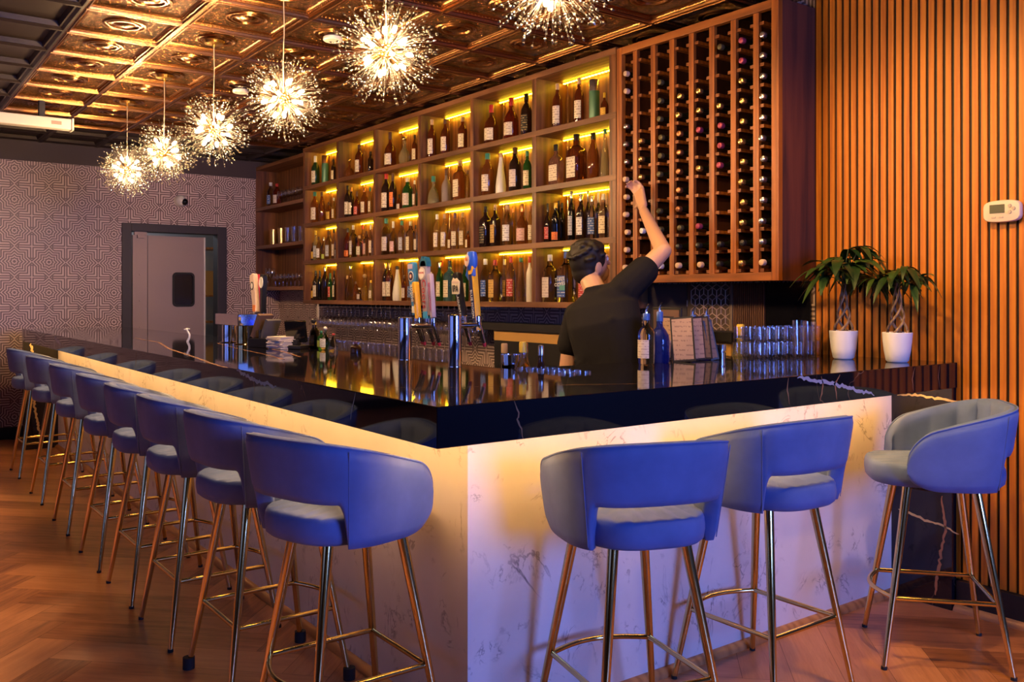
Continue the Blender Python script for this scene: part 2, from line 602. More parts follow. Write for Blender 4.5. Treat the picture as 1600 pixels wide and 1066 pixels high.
# floor: herringbone planks, every plank a face with its own tone
def make_floor():
    W_, L_ = .178, .92
    ang = -pi / 4
    ca, sa = cos(ang), sin(ang)
    ox, oy = -3.74, .60
    vs, fs, uvs, tones = [], [], [], []
    rnd = random.Random(5)
    for i in range(-150, 151):
        for j in range(-24, 25):
            for kind in (0, 1):
                u0, v0 = i * W_ + j * L_, i * W_ - j * L_
                if kind == 0: du, dv = L_, W_
                else: u0, v0, du, dv = u0 + L_, v0 + W_ - L_, W_, L_
                cu, cv = u0 + du / 2, v0 + dv / 2
                x, y = ox + cu * ca - cv * sa, oy + cu * sa + cv * ca
                if not (XW - .2 < x < XF + .2 and YF - .2 < y < YW + .2): continue
                o = len(vs); q = .0006
                for a, b in ((q, q), (du - q, q), (du - q, dv - q), (q, dv - q)):
                    uu, vv = u0 + a, v0 + b
                    vs.append((ox + uu * ca - vv * sa, oy + uu * sa + vv * ca, 0))
                fs.append((o, o + 1, o + 2, o + 3))
                ro = rnd.random() * 40
                st = [(0, 0), (1, 0), (1, 1), (0, 1)]
                for a, b in st:
                    uvs.append((ro + (a * L_ if kind == 0 else b * L_), ro * .37 + (b * W_ if kind == 0 else a * W_)))
                tones.append(rnd.random())
    me = bpy.data.meshes.new('floor')
    me.from_pydata(vs, [], fs)
    me.materials.append(M['floor'])
    uv = me.uv_layers.new(name='UVMap')
    uv.data.foreach_set('uv', [q for p in uvs for q in p])
    at_ = me.attributes.new('tone', 'FLOAT', 'FACE')
    at_.data.foreach_set('value', tones)
    o = bpy.data.objects.new('floor', me)
    COL.objects.link(o)
    struct(o)
    b = MB().box(XW - 1.6, XF + .3, YF - .3, YW + .3, -.12, -.002)
    struct(b.build('floor_base', plain('floor_gap', (.02, .012, .008), .8)))


make_floor()

# ceiling: pressed tin tiles
TX, TY = .512, .508


def make_ceiling():
    mb = MB()
    loops = [(1.0, 0), (.955, 0), (.95, -.005), (.925, -.005), (.915, .006), (.89, .008), (.88, .015), (.86, .015), (.845, .021), (.82, .017), (.80, .022)]
    def tile(x0, y0, orn):
        cx, cy = x0 + TX / 2, y0 + TY / 2
        rings = []
        ls = loops if orn else loops[:2] + [(.90, .012), (.86, .012), (.82, .040)]
        for f_, z in ls:
            hx, hy = TX / 2 * f_, TY / 2 * f_
            rings.append([(cx - hx, cy - hy, HC + z), (cx - hx, cy + hy, HC + z), (cx + hx, cy + hy, HC + z), (cx + hx, cy - hy, HC + z)])
        mi = 1 if orn else 2
        mb.loft(rings, mi, True, False, False)
        n = len(mb.v)
        zc = HC + ls[-1][1]
        mb.add(rings[-1], [(0, 1, 2, 3)], 0 if orn else 2)
        if orn:
            r = TX / 2
            mb.lathe([(.46 * r, zc), (.44 * r, zc - .008), (.41 * r, zc - .009), (.385 * r, zc - .002), (.35 * r, zc - .002), (.33 * r, zc - .010), (.30 * r, zc - .010), (.28 * r, zc - .001), (.22 * r, zc - .001), (.17 * r, zc - .010), (.08 * r, zc - .014), (1e-6, zc - .015)], 28, 1, (cx, cy, 0))
            # bead row along the border
            for sx, sy in ((1, 0), (-1, 0), (0, 1), (0, -1)):
                for k in range(19):
                    t = (k - 9) / 9 * .80
                    x = cx + (sx * .87 if sx else t) * TX / 2
                    y = cy + (sy * .87 if sy else t) * TY / 2
                    h = .0060
                    zz = HC + .0155
                    mb.add([(x - h, y, zz), (x + h, y, zz), (x, y - h, zz), (x, y + h, zz), (x, y, zz - h * 1.2)], [(0, 2, 4), (2, 1, 4), (1, 3, 4), (3, 0, 4)], 1)
    i0, i1 = -10, 14
    for i in range(i0, i1):
        for j in range(-4, 6):
            x0, y0 = -5.02 + i * TX, .97 + j * TY
            orn = x0 > -8.65 and j >= 0
            tile(x0, y0, orn)
    xa, ya, yb = -5.02 + i1 * TX, .97 - 4 * TY, .97 + 6 * TY
    mb.add([(xa, YF, HC), (XF, YF, HC), (XF, YW + .2, HC), (xa, YW + .2, HC)], [(0, 1, 2, 3)], 2)
    mb.add([(XW - .5, YF, HC), (xa, YF, HC), (xa, ya, HC), (XW - .5, ya, HC)], [(0, 1, 2, 3)], 2)
    mb.box(XW - .3, XF + .3, YF - .3, YW + .3, HC + .06, HC + .16, 2)
    o = mb.build('ceiling', [M['copper'], M['copperflat'], M['tin_shade']], None, True, 30)
    set_uv(o, lambda co, n: ((co.x + 5.02) / TX, (co.y - .97) / TY))
    struct(o)


make_ceiling()

# walls
p_ = at(22.5, 360, X=XW)
WU, WV = p_.y - .5 * .296, p_.z - .5 * .296
DY0, DY1, DZ = 2.235, 3.28, 2.095                 # opening in the door wall, behind the frame
mb = MB()
mb.box(XW - .12, XW, YF - .12, DY0, 0, HC + .05).box(XW - .12, XW, DY1, YW + .12, 0, HC + .05).box(XW - .12, XW, DY0, DY1, DZ, HC + .05)
wl = struct(mb.build('wall_left', M['wallpaper'], None, False))
set_uv(wl, lambda co, n: (co.y - WU, co.z - WV))
wb = struct(MB().box(XW - .12, XF + .12, YW, YW + .12, 0, HC + .05).build('wall_back', M['wallpaper'], None, False))
set_uv(wb, lambda co, n: (-co.x, co.z - WV))
warmpaint = plain('dark_wall_paint', (.035, .027, .028), .7)


def wall_with_openings(name, along, fixed, t, a0, a1, ops, z0, z1):
    mb = MB()
    def bx(p, q, za, zb):
        if along == 'Y': mb.box(fixed, fixed + t, p, q, za, zb)
        else: mb.box(p, q, fixed, fixed + t, za, zb)
    a = a0
    for p, q in ops:
        bx(a, p, 0, HC + .05); bx(p, q, 0, z0); bx(p, q, z1, HC + .05); a = q
    bx(a, a1, 0, HC + .05)
    return struct(mb.build(name, warmpaint, None, False))


wall_with_openings('wall_right', 'Y', XF, .12, YF, YW, [(-2.2, .35), (.65, 3.2)], .65, 2.6)
wall_with_openings('wall_front', 'X', YF - .12, .12, XW, XF, [(-6.8, -3.8), (-3.4, -.4)], .8, 2.5)
for k, (fx_, a, b, z0, z1, al) in enumerate([(XF, -2.2, .35, .65, 2.6, 'Y'), (XF, .65, 3.2, .65, 2.6, 'Y'), (YF - .12, -6.8, -3.8, .8, 2.5, 'X'), (YF - .12, -3.4, -.4, .8, 2.5, 'X')]):
    e = struct(empty('window_%d' % (k + 1), (0, 0, 0)))
    fr, gl = MB(), MB()
    def bx(m_, p, q, za, zb, d0, d1):
        if al == 'Y': m_.box(fx_ + d0, fx_ + d1, p, q, za, zb)
        else: m_.box(p, q, fx_ + d0, fx_ + d1, za, zb)
    t = .05
    bx(fr, a, b, z0, z0 + t, .03, .09); bx(fr, a, b, z1 - t, z1, .03, .09)
    bx(fr, a, a + t, z0 + t, z1 - t, .03, .09); bx(fr, b - t, b, z0 + t, z1 - t, .03, .09)
    bx(gl, a + t, b - t, z0 + t, z1 - t, .058, .062)
    fr.build('window_frame', M['black'], e, False); gl.build('glass', M['pane'], e, False)

# dark band above the wallpaper and black skirting
struct(MB().box(XW, XW + .02, YF, YW, 2.655, HC + .04).build('trim_1', plain('dark_band', (.055, .036, .036), .6), None, False))
struct(MB().box(XW, XW + .015, YF, DY0, 0, .115).build('baseboard_left', M['black'], None, False))

# kitchen glimpsed through the door gap
kit = MB().box(XW - 1.5, XW - 1.4, 1.6, YW, 0, 2.6).box(XW - 1.4, XW - .12, YW - .1, YW, 0, 2.6).box(XW - 1.4, XW - .12, 1.6, 1.7, 0, 2.6).box(XW - 1.5, XW - .12, 1.6, YW, 2.6, 2.7)
struct(kit.build('wall_kitchen', plain('kitchen_wall', (.30, .27, .25), .7), None, False))
l_ = bpy.data.lights.new('kitchen_lamp', 'POINT'); l_.energy = 14; l_.color = (.75, .85, 1); l_.shadow_soft_size = .1
lo_ = bpy.data.objects.new('kitchen_lamp', l_); COL.objects.link(lo_); lo_.location = (XW - .8, 2.3, 2.3)
ss = empty('storage_shelf', (XW - .9, 3.45, 0), label='storage shelf with pale boards in the kitchen beyond the door', cat='shelf')
f_ = MB()
for x in (-.2, .2):
    for y in (-.28, .28): f_.box(x - .015, x + .015, y - .015, y + .015, 0, 1.95)
f_.build('shelf_frame', M['charcoal'], ss, False)
for z in (.5, 1.05, 1.35, 1.9): MB().box(-.2, .2, -.28, .28, z, z + .02).build('shelf_board', M['trimwood'], ss, False)
kb = empty('supply_box', (XW - .88, 3.42, 1.37), label='tan box on the kitchen storage shelf beyond the door', cat='box')
MB().box(-.15, .15, -.2, .1, 0, .28).build('box_body', plain('cardboard', (.55, .34, .13), .8), kb, False)
rb_ = MB().lathe([(.045, 0), (.045, .12), (.02, .16), (.02, .19), (1e-6, .19)], 14).build('sauce_bottle', plain('red_bottle', (.5, .03, .03), .4), None)
rb_.location = (XW - .74, 3.23, 1.07); tag(rb_, 'small red bottle on the kitchen shelf seen through the door gap', 'bottle')

# door
d = struct(empty('door_1', (0, 0, 0)))
fr = MB()
fr.box(XW - .12, XW + .03, 2.224, 2.315, 0, 2.105).box(XW - .12, XW + .03, 3.19, 3.29, 0, 2.105).box(XW - .12, XW + .03, 2.315, 3.19, 2.02, 2.105)
fr.build('door_frame', M['charcoal'], d, False, bevel=.004)
lf = MB()
lx0, lx1 = XW - .055, XW - .02
wy0, wy1, wz0, wz1 = 2.742, 2.948, 1.257, 1.597
lf.box(lx0, lx1, 2.485, wy0, .01, 1.985).box(lx0, lx1, wy1, 3.062, .01, 1.985).box(lx0, lx1, wy0, wy1, .01, wz0).box(lx0, lx1, wy0, wy1, wz1, 1.985)
lf.build('door_leaf', M['steel'], d, False)
MB().box(lx0 + .002, lx1 + .004, 2.335, 2.478, .01, 1.985).build('hinge_post', M['steel'], d, False)
MB().box(lx0, lx1 + .006, 3.058, 3.074, .01, 1.985).build('edge_strip', M['whiteplastic'], d, False)
hb = MB().box(lx1, lx1 + .04, 2.375, 2.44, 1.955, 2.005).box(lx1, lx1 + .03, 2.345, 2.47, 1.985, 2.02)
hb.build('top_pivot', M['steel'], d, False)


def rrect(y0, y1, z0, z1, r, n=5):
    out = []
    for cy, cz, a0 in ((y1 - r, z1 - r, 0), (y0 + r, z1 - r, 90), (y0 + r, z0 + r, 180), (y1 - r, z0 + r, 270)):
        for k in range(n + 1):
            t = R(a0 + 90 * k / n); out.append((cy + r * cos(t), cz + r * sin(t)))
    return out


gk = MB()
o1, o2 = rrect(wy0 - .012, wy1 + .012, wz0 - .012, wz1 + .012, .045), rrect(wy0 + .008, wy1 - .008, wz0 + .008, wz1 - .008, .035)
gk.loft([[(lx1 - .002, y, z) for y, z in o1], [(lx1 + .008, y, z) for y, z in o1], [(lx1 + .008, y, z) for y, z in o2], [(lx1 - .01, y, z) for y, z in o2]], 0, True, False, False)
gk.build('window_gasket', M['rubber'], d)
MB().box(lx0 + .012, lx0 + .020, wy0, wy1, wz0, wz1).build('window_pane', plain('dark_pane', (.02, .018, .022), .1), d, False)
for k in range(5):
    MB().lathe([(.008, 0), (.006, .004), (1e-6, .004)], 10, 0, (0, 0, 0), Matrix.Translation((lx1 + .004, 2.405, .5 + k * .27)) @ Matrix.Rotation(pi / 2, 4, 'Y')).build('rivet', M['steel'], d)

# dome camera on the wall
cm = empty('dome_camera', (XW, 2.802, 2.36), label='white dome security camera on the patterned wall above the door', cat='camera')
MY = Matrix.Rotation(pi / 2, 4, 'Y')
MB().lathe([(.062, 0), (.062, .03), (.058, .05), (.045, .075), (.022, .09), (1e-6, .093)], 24, 0, (0, 0, 0), MY).build('housing', M['whiteplastic'], cm)
MB().ball((.072, .028, -.012), .036, 12).build('lens', M['lens'], cm)

# projector screen case under the ceiling
q1 = at(110, 196, X=-7.6)
ps = empty('screen_case', (-7.6, q1.y, q1.z), label='long white projection screen case hung near the ceiling', cat='projection screen')
MB().box(-.05, .05, -2.6, 0, -.040, .040).build('case', M['whiteplastic'], ps, False, bevel=.006)
MB().box(-.056, .056, -.0, .016, -.045, .045).build('end_cap', M['whiteplastic'], ps, False, bevel=.004)
MB().box(.05, .054, -.14, -.07, -.012, .014).build('rating_plate', M['silver'] if 'silver' in M else M['steel'], ps, False)
for y in (-.2, -2.3): MB().box(-.03, .03, y - .02, y + .02, .04, HC - q1.z).build('hanger', M['black'], ps, False)

for nm, px, py, lb in (('a', 520, 59, 'round flat white ceiling disc behind the second globe pendant from the camera'), ('b', 376, 141, 'round flat white ceiling disc above the third globe pendant from the camera')):
    q = at(px, py, Z=HC)
    o = empty('ceiling_disc', (q.x, q.y, HC), label=lb, cat='ceiling disc')
    MB().lathe([(1e-6, -.020), (.05, -.020), (.055, -.014), (.055, .0), (.02, .02), (1e-6, .05)], 22).build('cover', M['whiteplastic'], o)

for i, (x, y) in enumerate(CANS + AISLE_FILL):
    o = empty('recessed_lamp', (x, y, HC), label=('recessed ceiling lamp over the bar return', 'recessed ceiling lamp over the corner stool by the slatted wall', 'recessed ceiling lamp over the serving aisle',
        'added recessed fill lamp over the floor behind the corner stools', 'added recessed fill lamp over the floor behind the middle stools', 'added recessed fill lamp over the floor behind the far stools', 'added recessed fill lamp over the floor by the turned stool')[i], cat='ceiling lamp')
    MB().lathe([(.05, -.003), (.065, -.006), (.068, .0), (.05, .02), (.05, .002)], 22).build('ring', M['black'], o)
    MB().lathe([(1e-6, .010), (.049, .010)], 18).build('lamp_lens', emit('can_lens%d' % i, WARM, 3, False), o)

# ------------------------------------------------------------------ slatted wall panelling
sl = MB()
x = -2.705
SX0 = x
while x < -1.5:
    sl.box(x, x + .0255, 3.878, 3.888, .13, HC + .03)
    x += .0386
struct(sl.build('trim_2', M['slat'], None, False))
struct(MB().box(-2.72, XF, 3.888, YW, 0, HC + .03).build('trim_3', M['black'], None, False))
struct(MB().box(-1.988, XF, 3.85, 3.888, 0, .128).build('baseboard_back', M['black'], None, False))


def quarter(axis, a0, a1, c, sgn, z=0, r=.028):
    """quarter-round moulding running along an axis"""
    prof = [(0, 0), (r, 0)] + [(r * cos(R(t)), r * sin(R(t))) for t in (15, 30, 45, 60, 75)] + [(0, r)]
    mb = MB()
    if axis == 'X': rings = [[(a, c + sgn * p, z + q) for p, q in prof] for a in (a0, a1)]
    else: rings = [[(c + sgn * p, a, z + q) for p, q in prof] for a in (a0, a1)]
    return mb.loft(rings)


struct(quarter('X', -1.988, XF, 3.85, -1).build('trim_4', M['trimwood'], None, True, 50))

# ------------------------------------------------------------------ the bar
bar = empty('bar_counter', (0, 0, 0), label='long L-shaped bar with glossy black stone top over glowing white marble', cat='bar counter')
xi, yi = XC - OH, YC + OH                          # marble faces
poly = [(XE, YC), (XC, YC), (XC, YW - .035), (XC - CDEP, YW - .035), (XC - CDEP, YC + CDEP), (XE, YC + CDEP)]


def veins(mb, plane, pts, width, mi, seed=0, off=.0007):
    """an inlaid streak: plane maps (a, b) to a point on the stone face"""
    rnd = random.Random(seed)
    P2 = []
    for (a, b), (c_, d_) in zip(pts[:-1], pts[1:]):
        n = max(3, int(hypot(c_ - a, d_ - b) / .012))
        for k in range(n): P2.append((a + (c_ - a) * k / n, b + (d_ - b) * k / n))
    P2.append(pts[-1])
    m = len(P2)
    vs, fs = [], []
    for i, (a, b) in enumerate(P2):
        i0, i1 = max(0, i - 1), min(m - 1, i + 1)
        tx, ty = P2[i1][0] - P2[i0][0], P2[i1][1] - P2[i0][1]
        q = hypot(tx, ty) or 1
        nx, ny = -ty / q, tx / q
        e = min(1, i / 4 + .25, (m - 1 - i) / 4 + .25)
        w1, w2 = width * e * (.35 + .45 * rnd.random()), width * e * (.35 + .45 * rnd.random())
        ja = (rnd.random() - .5) * width * .8
        vs += [plane(a + nx * (w1 + ja), b + ny * (w1 + ja)), plane(a - nx * (w2 - ja), b - ny * (w2 - ja))]
        if i: fs.append((2 * i - 2, 2 * i - 1, 2 * i + 1, 2 * i))
    mb.add(vs, fs, mi)


top = MB().prism(poly, CT - SL, CT, 0)
o = top.build('countertop', [M['stone']], bar, False)
b_ = o.modifiers.new('edge', 'BEVEL'); b_.width = .0025; b_.segments = 2; b_.limit_method = 'ANGLE'
vn = MB()
FXp = lambda a, b: (XC + .0008, a, b)
FYp = lambda a, b: (a, YC - .0008, b)
TZp = lambda a, b: (a, b, CT + .0005)


def onX(ps): return [(q.y, q.z) for q in (at(px, py, X=XC) for px, py in ps)]
def onY(ps): return [(q.x, q.z) for q in (at(px, py, Y=YC) for px, py in ps)]
def onT(ps): return [(q.x, q.y) for q in (at(px, py, Z=CT) for px, py in ps)]


veins(vn, FXp, onX([(803, 627), (811, 645), (808, 655), (815, 670), (817, 686)]), .0045, 1, 1)
veins(vn, FXp, onX([(1246, 589), (1276, 595), (1300, 600), (1330, 607), (1366, 617)]), .011, 0, 2)
veins(vn, FXp, onX([(1232, 591), (1230, 610), (1233, 632)]), .005, 1, 3)
veins(vn, FXp, onX([(1283, 588), (1286, 603), (1281, 627)]), .007, 1, 4)
veins(vn, FXp, onX([(1312, 585), (1304, 600), (1308, 624)]), .007, 1, 5)
veins(vn, FXp, onX([(1429, 574), (1425, 592), (1427, 611)]), .004, 1, 6)
veins(vn, FXp, onX([(1468, 571), (1466, 590), (1468, 606)]), .003, 1, 7)
veins(vn, FYp, onY([(370, 577), (385, 587), (402, 597), (418, 600), (432, 606)]), .012, 0, 8)
veins(vn, FYp, onY([(556, 614), (550, 640), (548, 656)]), .004, 0, 9)
veins(vn, FYp, onY([(213, 549), (212, 572)]), .006, 1, 10)
veins(vn, FYp, onY([(396, 588), (398, 612)]), .004, 1, 11)
veins(vn, FYp, onY([(85, 527), (95, 538)]), .02, 0, 12)
veins(vn, TZp, onT([(208, 528), (248, 535), (264, 545), (300, 557), (340, 571), (356, 575)]), .012, 1, 13)
veins(vn, TZp, onT([(338, 536), (372, 545), (405, 552), (445, 562)]), .010, 1, 14)
veins(vn, TZp, onT([(400, 540), (440, 549), (470, 558)]), .012, 1, 16)
veins(vn, TZp, onT([(560, 606), (700, 606), (860, 602), (1000, 600), (1130, 595), (1290, 584)]), .003, 1, 15)  # thin line drawn for a reflection on the polished top, not a vein
vn.build('veins_and_reflection', [M['vein_white'], M['vein_gold']], bar, False)

bz = CT - SL
MB().box(XE + .035, xi, yi, YC + CDEP - .05, 0, bz).build('long_front', M['marble'], bar, False)
MB().box(XC - CDEP + .05, xi - .0005, YC + CDEP - .05, 3.84, 0, bz).build('return_front', M['marble'], bar, False)
pv = MB().box(xi + .0005, XC - .004, 3.825, 3.862, 0, bz - .0005, 2)
pw = MB().box(XE, XE + .034, YC + .004, YC + CDEP, 0, bz - .0005, 2)
PYp = lambda a, b: (a, 3.8245, b)
def onP(ps): return [(q.x, q.z) for q in (at(px, py, Y=3.825) for px, py in ps)]
veins(pv, PYp, onP([(1402, 618), (1425, 617), (1452, 621), (1478, 625), (1498, 628)]), .009, 0, 21)
veins(pv, PYp, onP([(1404, 795), (1425, 803), (1445, 813), (1470, 820), (1498, 836)]), .008, 0, 22)
veins(pv, PYp, onP([(1471, 775), (1474, 805), (1478, 830), (1470, 862), (1466, 895), (1461, 930)]), .010, 1, 23)
PXp = lambda a, b: (XE + .0346, a, b)
veins(pw, PXp, [(YC + .06, .95), (YC + .10, .7), (YC + .09, .4), (YC + .15, .05)], .016, 0, 24)
for q_ in (pv, pw): q_.build('end_panel', [M['vein_ledlit'], M['vein_gold'], M['stone']], bar, False)
quarter('X', XE + .035, xi + .028, yi, -1).build('base_trim', M['trimwood'], bar, True, 50)
quarter('Y', yi - .028, 3.825, xi, 1).build('base_trim', M['trimwood'], bar, True, 50)
MB().box(XE + .06, XC - .10, yi - .190, yi - .175, bz - .008, bz).build('light_strip', M['underlight'], bar, False)
MB().box(xi + .175, xi + .190, YC + .10, 3.80, bz - .008, bz).build('light_strip', M['underlight'], bar, False)

# working counter behind, under the shelves
bcn = empty('back_counter', (0, 0, 0), label='dark low working counter against the wall under the shelves', cat='counter')
MB().box(-8.9, -2.95, 3.34, YW - .01, 0, .78).build('cabinet', M['black'], bcn, False)
MB().box(-8.9, -2.93, 3.31, YW - .01, .78, .82).build('worktop', M['blackgloss'], bcn, False, bevel=.003)
ice = empty('speed_rail', (0, 0, 0), label='dark under-counter bar station along the inside of the bar', cat='bar station')
MB().box(-8.6, XC - CDEP - .02, YC + CDEP + .002, YC + CDEP + .20, .25, .86).build('tray', M['charcoal'], ice, False)
MB().box(-8.6, XC - CDEP - .02, YC + CDEP + .20, YC + CDEP + .215, .25, .90).build('rail', M['steel'], ice, False)
for x in (-8.4, -5.6, XC - CDEP - .2):
    MB().box(x - .02, x + .02, YC + CDEP + .05, YC + CDEP + .09, 0, .25).build('leg', M['steel'], ice, False)

# ------------------------------------------------------------------ display shelves
YS = 3.62                                          # front plane of the shelves
DIV = [at(px, 300, Y=YS).x for px in (475, 527, 585, 655, 737, 834, 957)]
SZ = [2.820, 2.441, 2.074, 1.707, 1.319]           # tops of the boards, highest first
BT = .036
sh = empty('display_shelf', (0, 0, 0), label='wide brown wooden wall shelf of lit bays filled with bottles', cat='shelf')
MB().box(DIV[0], DIV[6], YW - .022, YW - .004, SZ[4] - BT, SZ[0]).build('back_panel', M['walnut'], sh, False)
for i, x in enumerate(DIV):
    hw = .021 if i < 6 else .030
    MB().box(x - hw, x + hw, YS + .001, YW - .004, SZ[4] - BT + .0005, SZ[0] - .0005).build('upright', M['walnut'], sh, False, bevel=.0015)
for z in SZ:
    MB().box(DIV[0] - .022, DIV[6] + .031, YS - .002, YW - .006, z - BT, z).build('shelf_board', M['walnut_h'], sh, False, bevel=.0015)
for r_ in range(4):
    for c_ in range(6):
        x0, x1 = DIV[c_] + .03, DIV[c_ + 1] - .04
        zt = SZ[r_] - BT
        st = MB()
        n = int((x1 - x0) / .030)
        for k in range(n):
            xa_ = x0 + (k + .22) * (x1 - x0) / n
            st.box(xa_, xa_ + .56 * (x1 - x0) / n, 3.840, 3.851, zt - .011, zt - .0045, 1)
        st.box(x0, x1, 3.838, 3.853, zt - .0045, zt - .0005, 0)
        o = st.build('light_strip', [M['brass'], M['led']], sh, False)
        MB().tube([(x0 + .02, 3.872, zt), (x0 + .02, 3.872, SZ[r_ + 1])], .004, 6).build('cable', M['brass'], o)

# corner shelf on the door wall
cs = empty('corner_shelf', (0, 0, 0), label='three-tier brown corner shelf holding glasses beside the door wall', cat='shelf')
CZ = [at(441, y, Y=YS).z for y in (249, 317, 380, 448)]
cx0, cx1 = XW + .022, DIV[0] - .024
MB().box(XW + .002, cx0, YS, YW - .004, CZ[3] - BT, CZ[0]).build('upright', M['walnut'], cs, False)
MB().box(cx0, cx1, YW - .022, YW - .004, CZ[3] - BT, CZ[0]).build('back_panel', M['walnut'], cs, False)
for z in CZ: MB().box(XW + .002, cx1, YS - .002, YW - .006, z - BT, z).build('shelf_board', M['walnut_h'], cs, False, bevel=.0015)

# ------------------------------------------------------------------ wine rack
YR = 3.60
wr = empty('wine_rack', (0, 0, 0), label='tall reddish oak wall rack of square cells for lying wine bottles', cat='wine rack')
RX0, RX1, RZ0, RZ1 = -3.842, -2.712, 1.432, 2.795
FW = .042
MB().box(RX0, RX0 + FW, YR - .012, YR + .02, RZ0, RZ1).build('frame_stile', M['redoak'], wr, False, bevel=.002)
MB().box(RX1 - FW, RX1, YR - .012, YR + .02, RZ0, RZ1).build('frame_stile', M['redoak'], wr, False, bevel=.002)
MB().box(RX0 + FW, RX1 - FW, YR - .012, YR + .02, RZ1 - FW, RZ1).build('frame_rail', M['redoak_h'], wr, False, bevel=.002)
MB().box(RX0 + FW, RX1 - FW, YR - .012, YR + .02, RZ0, RZ0 + FW).build('frame_rail', M['redoak_h'], wr, False, bevel=.002)
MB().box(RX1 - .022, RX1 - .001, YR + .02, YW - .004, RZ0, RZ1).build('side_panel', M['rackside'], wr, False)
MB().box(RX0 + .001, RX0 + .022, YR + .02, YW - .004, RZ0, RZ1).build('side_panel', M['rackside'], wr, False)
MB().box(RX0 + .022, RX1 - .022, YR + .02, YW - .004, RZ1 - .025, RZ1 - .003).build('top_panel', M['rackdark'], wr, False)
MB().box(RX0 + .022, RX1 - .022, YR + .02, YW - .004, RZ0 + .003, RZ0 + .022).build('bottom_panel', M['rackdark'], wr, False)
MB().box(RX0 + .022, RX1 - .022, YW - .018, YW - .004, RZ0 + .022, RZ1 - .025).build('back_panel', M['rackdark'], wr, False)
POST = [at(px, 200, Y=YR).x for px in (993, 1020.9, 1050.2, 1080.7, 1112.7, 1146.4, 1181.9)]
CELL = [RX0 + .03] + POST + [RX1 - .03]
RAILZ = [2.698 - .1010 * k for k in range(13)]
for k, x in enumerate(POST):
    MB().box(x - .017, x + .017, YR - .004, YR + .018, RZ0 + FW, RZ1 - FW).build('post', M['redoak'], wr, False, bevel=.001)
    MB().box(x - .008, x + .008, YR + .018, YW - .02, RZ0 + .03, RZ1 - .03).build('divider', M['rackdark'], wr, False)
rail0 = None
for k, x in enumerate(POST):
    for z in RAILZ:
        if rail0 is None:
            r0 = MB().box(-.042, .042, .0002, .255, -.008, .008)
            rail0 = r0.build('cell_rail', M['redoak_h'], wr, False)
            o = rail0
        else:
            o = rail0.copy(); COL.objects.link(o); o.parent = wr
        o.location = (x, YR + .004, z)
er = MB()
for z in RAILZ:
    er.box(RX0 + .022, RX0 + .050, YR + .02, YW - .02, z - .008, z + .008)
er.build('edge_rail', M['redoak_h'], wr, False)
er = MB()
for z in RAILZ:
    er.box(RX1 - .050, RX1 - .022, YR + .02, YW - .02, z - .008, z + .008)
er.build('edge_rail', M['redoak_h'], wr, False)

wb_mesh = {}
M['winedark'] = plain('wine_glass_dark', (.006, .007, .005), .12)


def wine(px, py, cap, col):
    cx = (CELL[col - 1] + CELL[col]) / 2
    z = at(px, py, Y=3.585).z
    k = min(range(13), key=lambda q: abs(RAILZ[q] + .036 - z))
    key = cap
    if key not in wb_mesh:
        MR = Matrix.Rotation(pi / 2, 4, 'X')       # z axis of the profile to -y
        M2 = Matrix.Translation((0, .295, 0)) @ MR
        body = MB().lathe([(1e-6, .012), (.030, .001), (.0365, .004), (.037, .02), (.037, .175), (.034, .195), (.022, .215), (.0150, .232), (.0142, .272)], 20, 0, (0, 0, 0), M2)
        o = body.build('wine_bottle', M['winedark'])
        cp = MB().lathe([(.0148, .268), (.0156, .270), (.0160, .286), (.0145, .2935), (.0105, .2955), (1e-6, .2960)], 18, 0, (0, 0, 0), M2).build('capsule', M['c_' + cap], o)  # foil kept short; dark neck glass stands for its shaded side
        lb = MB().lathe([(.0373, .06), (.0373, .15)], 20, 0, (0, 0, 0), M2); lb.f = lb.f[:-2]; lb.m = lb.m[:-2]
        lb.build('paper_label', M['l_cream'], o)
        wb_mesh[key] = o
        KIDS[o.name] = list(o.children)
    else:
        o = copy_tree(wb_mesh[key])
    o.location = (cx + random.uniform(-.006, .002), 3.572 + random.uniform(-.006, .006), RAILZ[k] + .036)
    nm = {'tan': 'cork-coloured', 'gold': 'gold', 'silver': 'silver', 'white': 'white', 'olive': 'dull olive', 'copper': 'copper', 'magenta': 'magenta', 'black': 'black', 'pink': 'pink'}[cap]  # black stands for foil left unlit
    o['label'] = 'wine bottle with %s cap, %s rack column from its left, %s cell down' % (nm, ORD[col], ORD[k + 1])
    o['category'] = 'wine bottle'
    o['group'] = 'wine bottles in the rack'


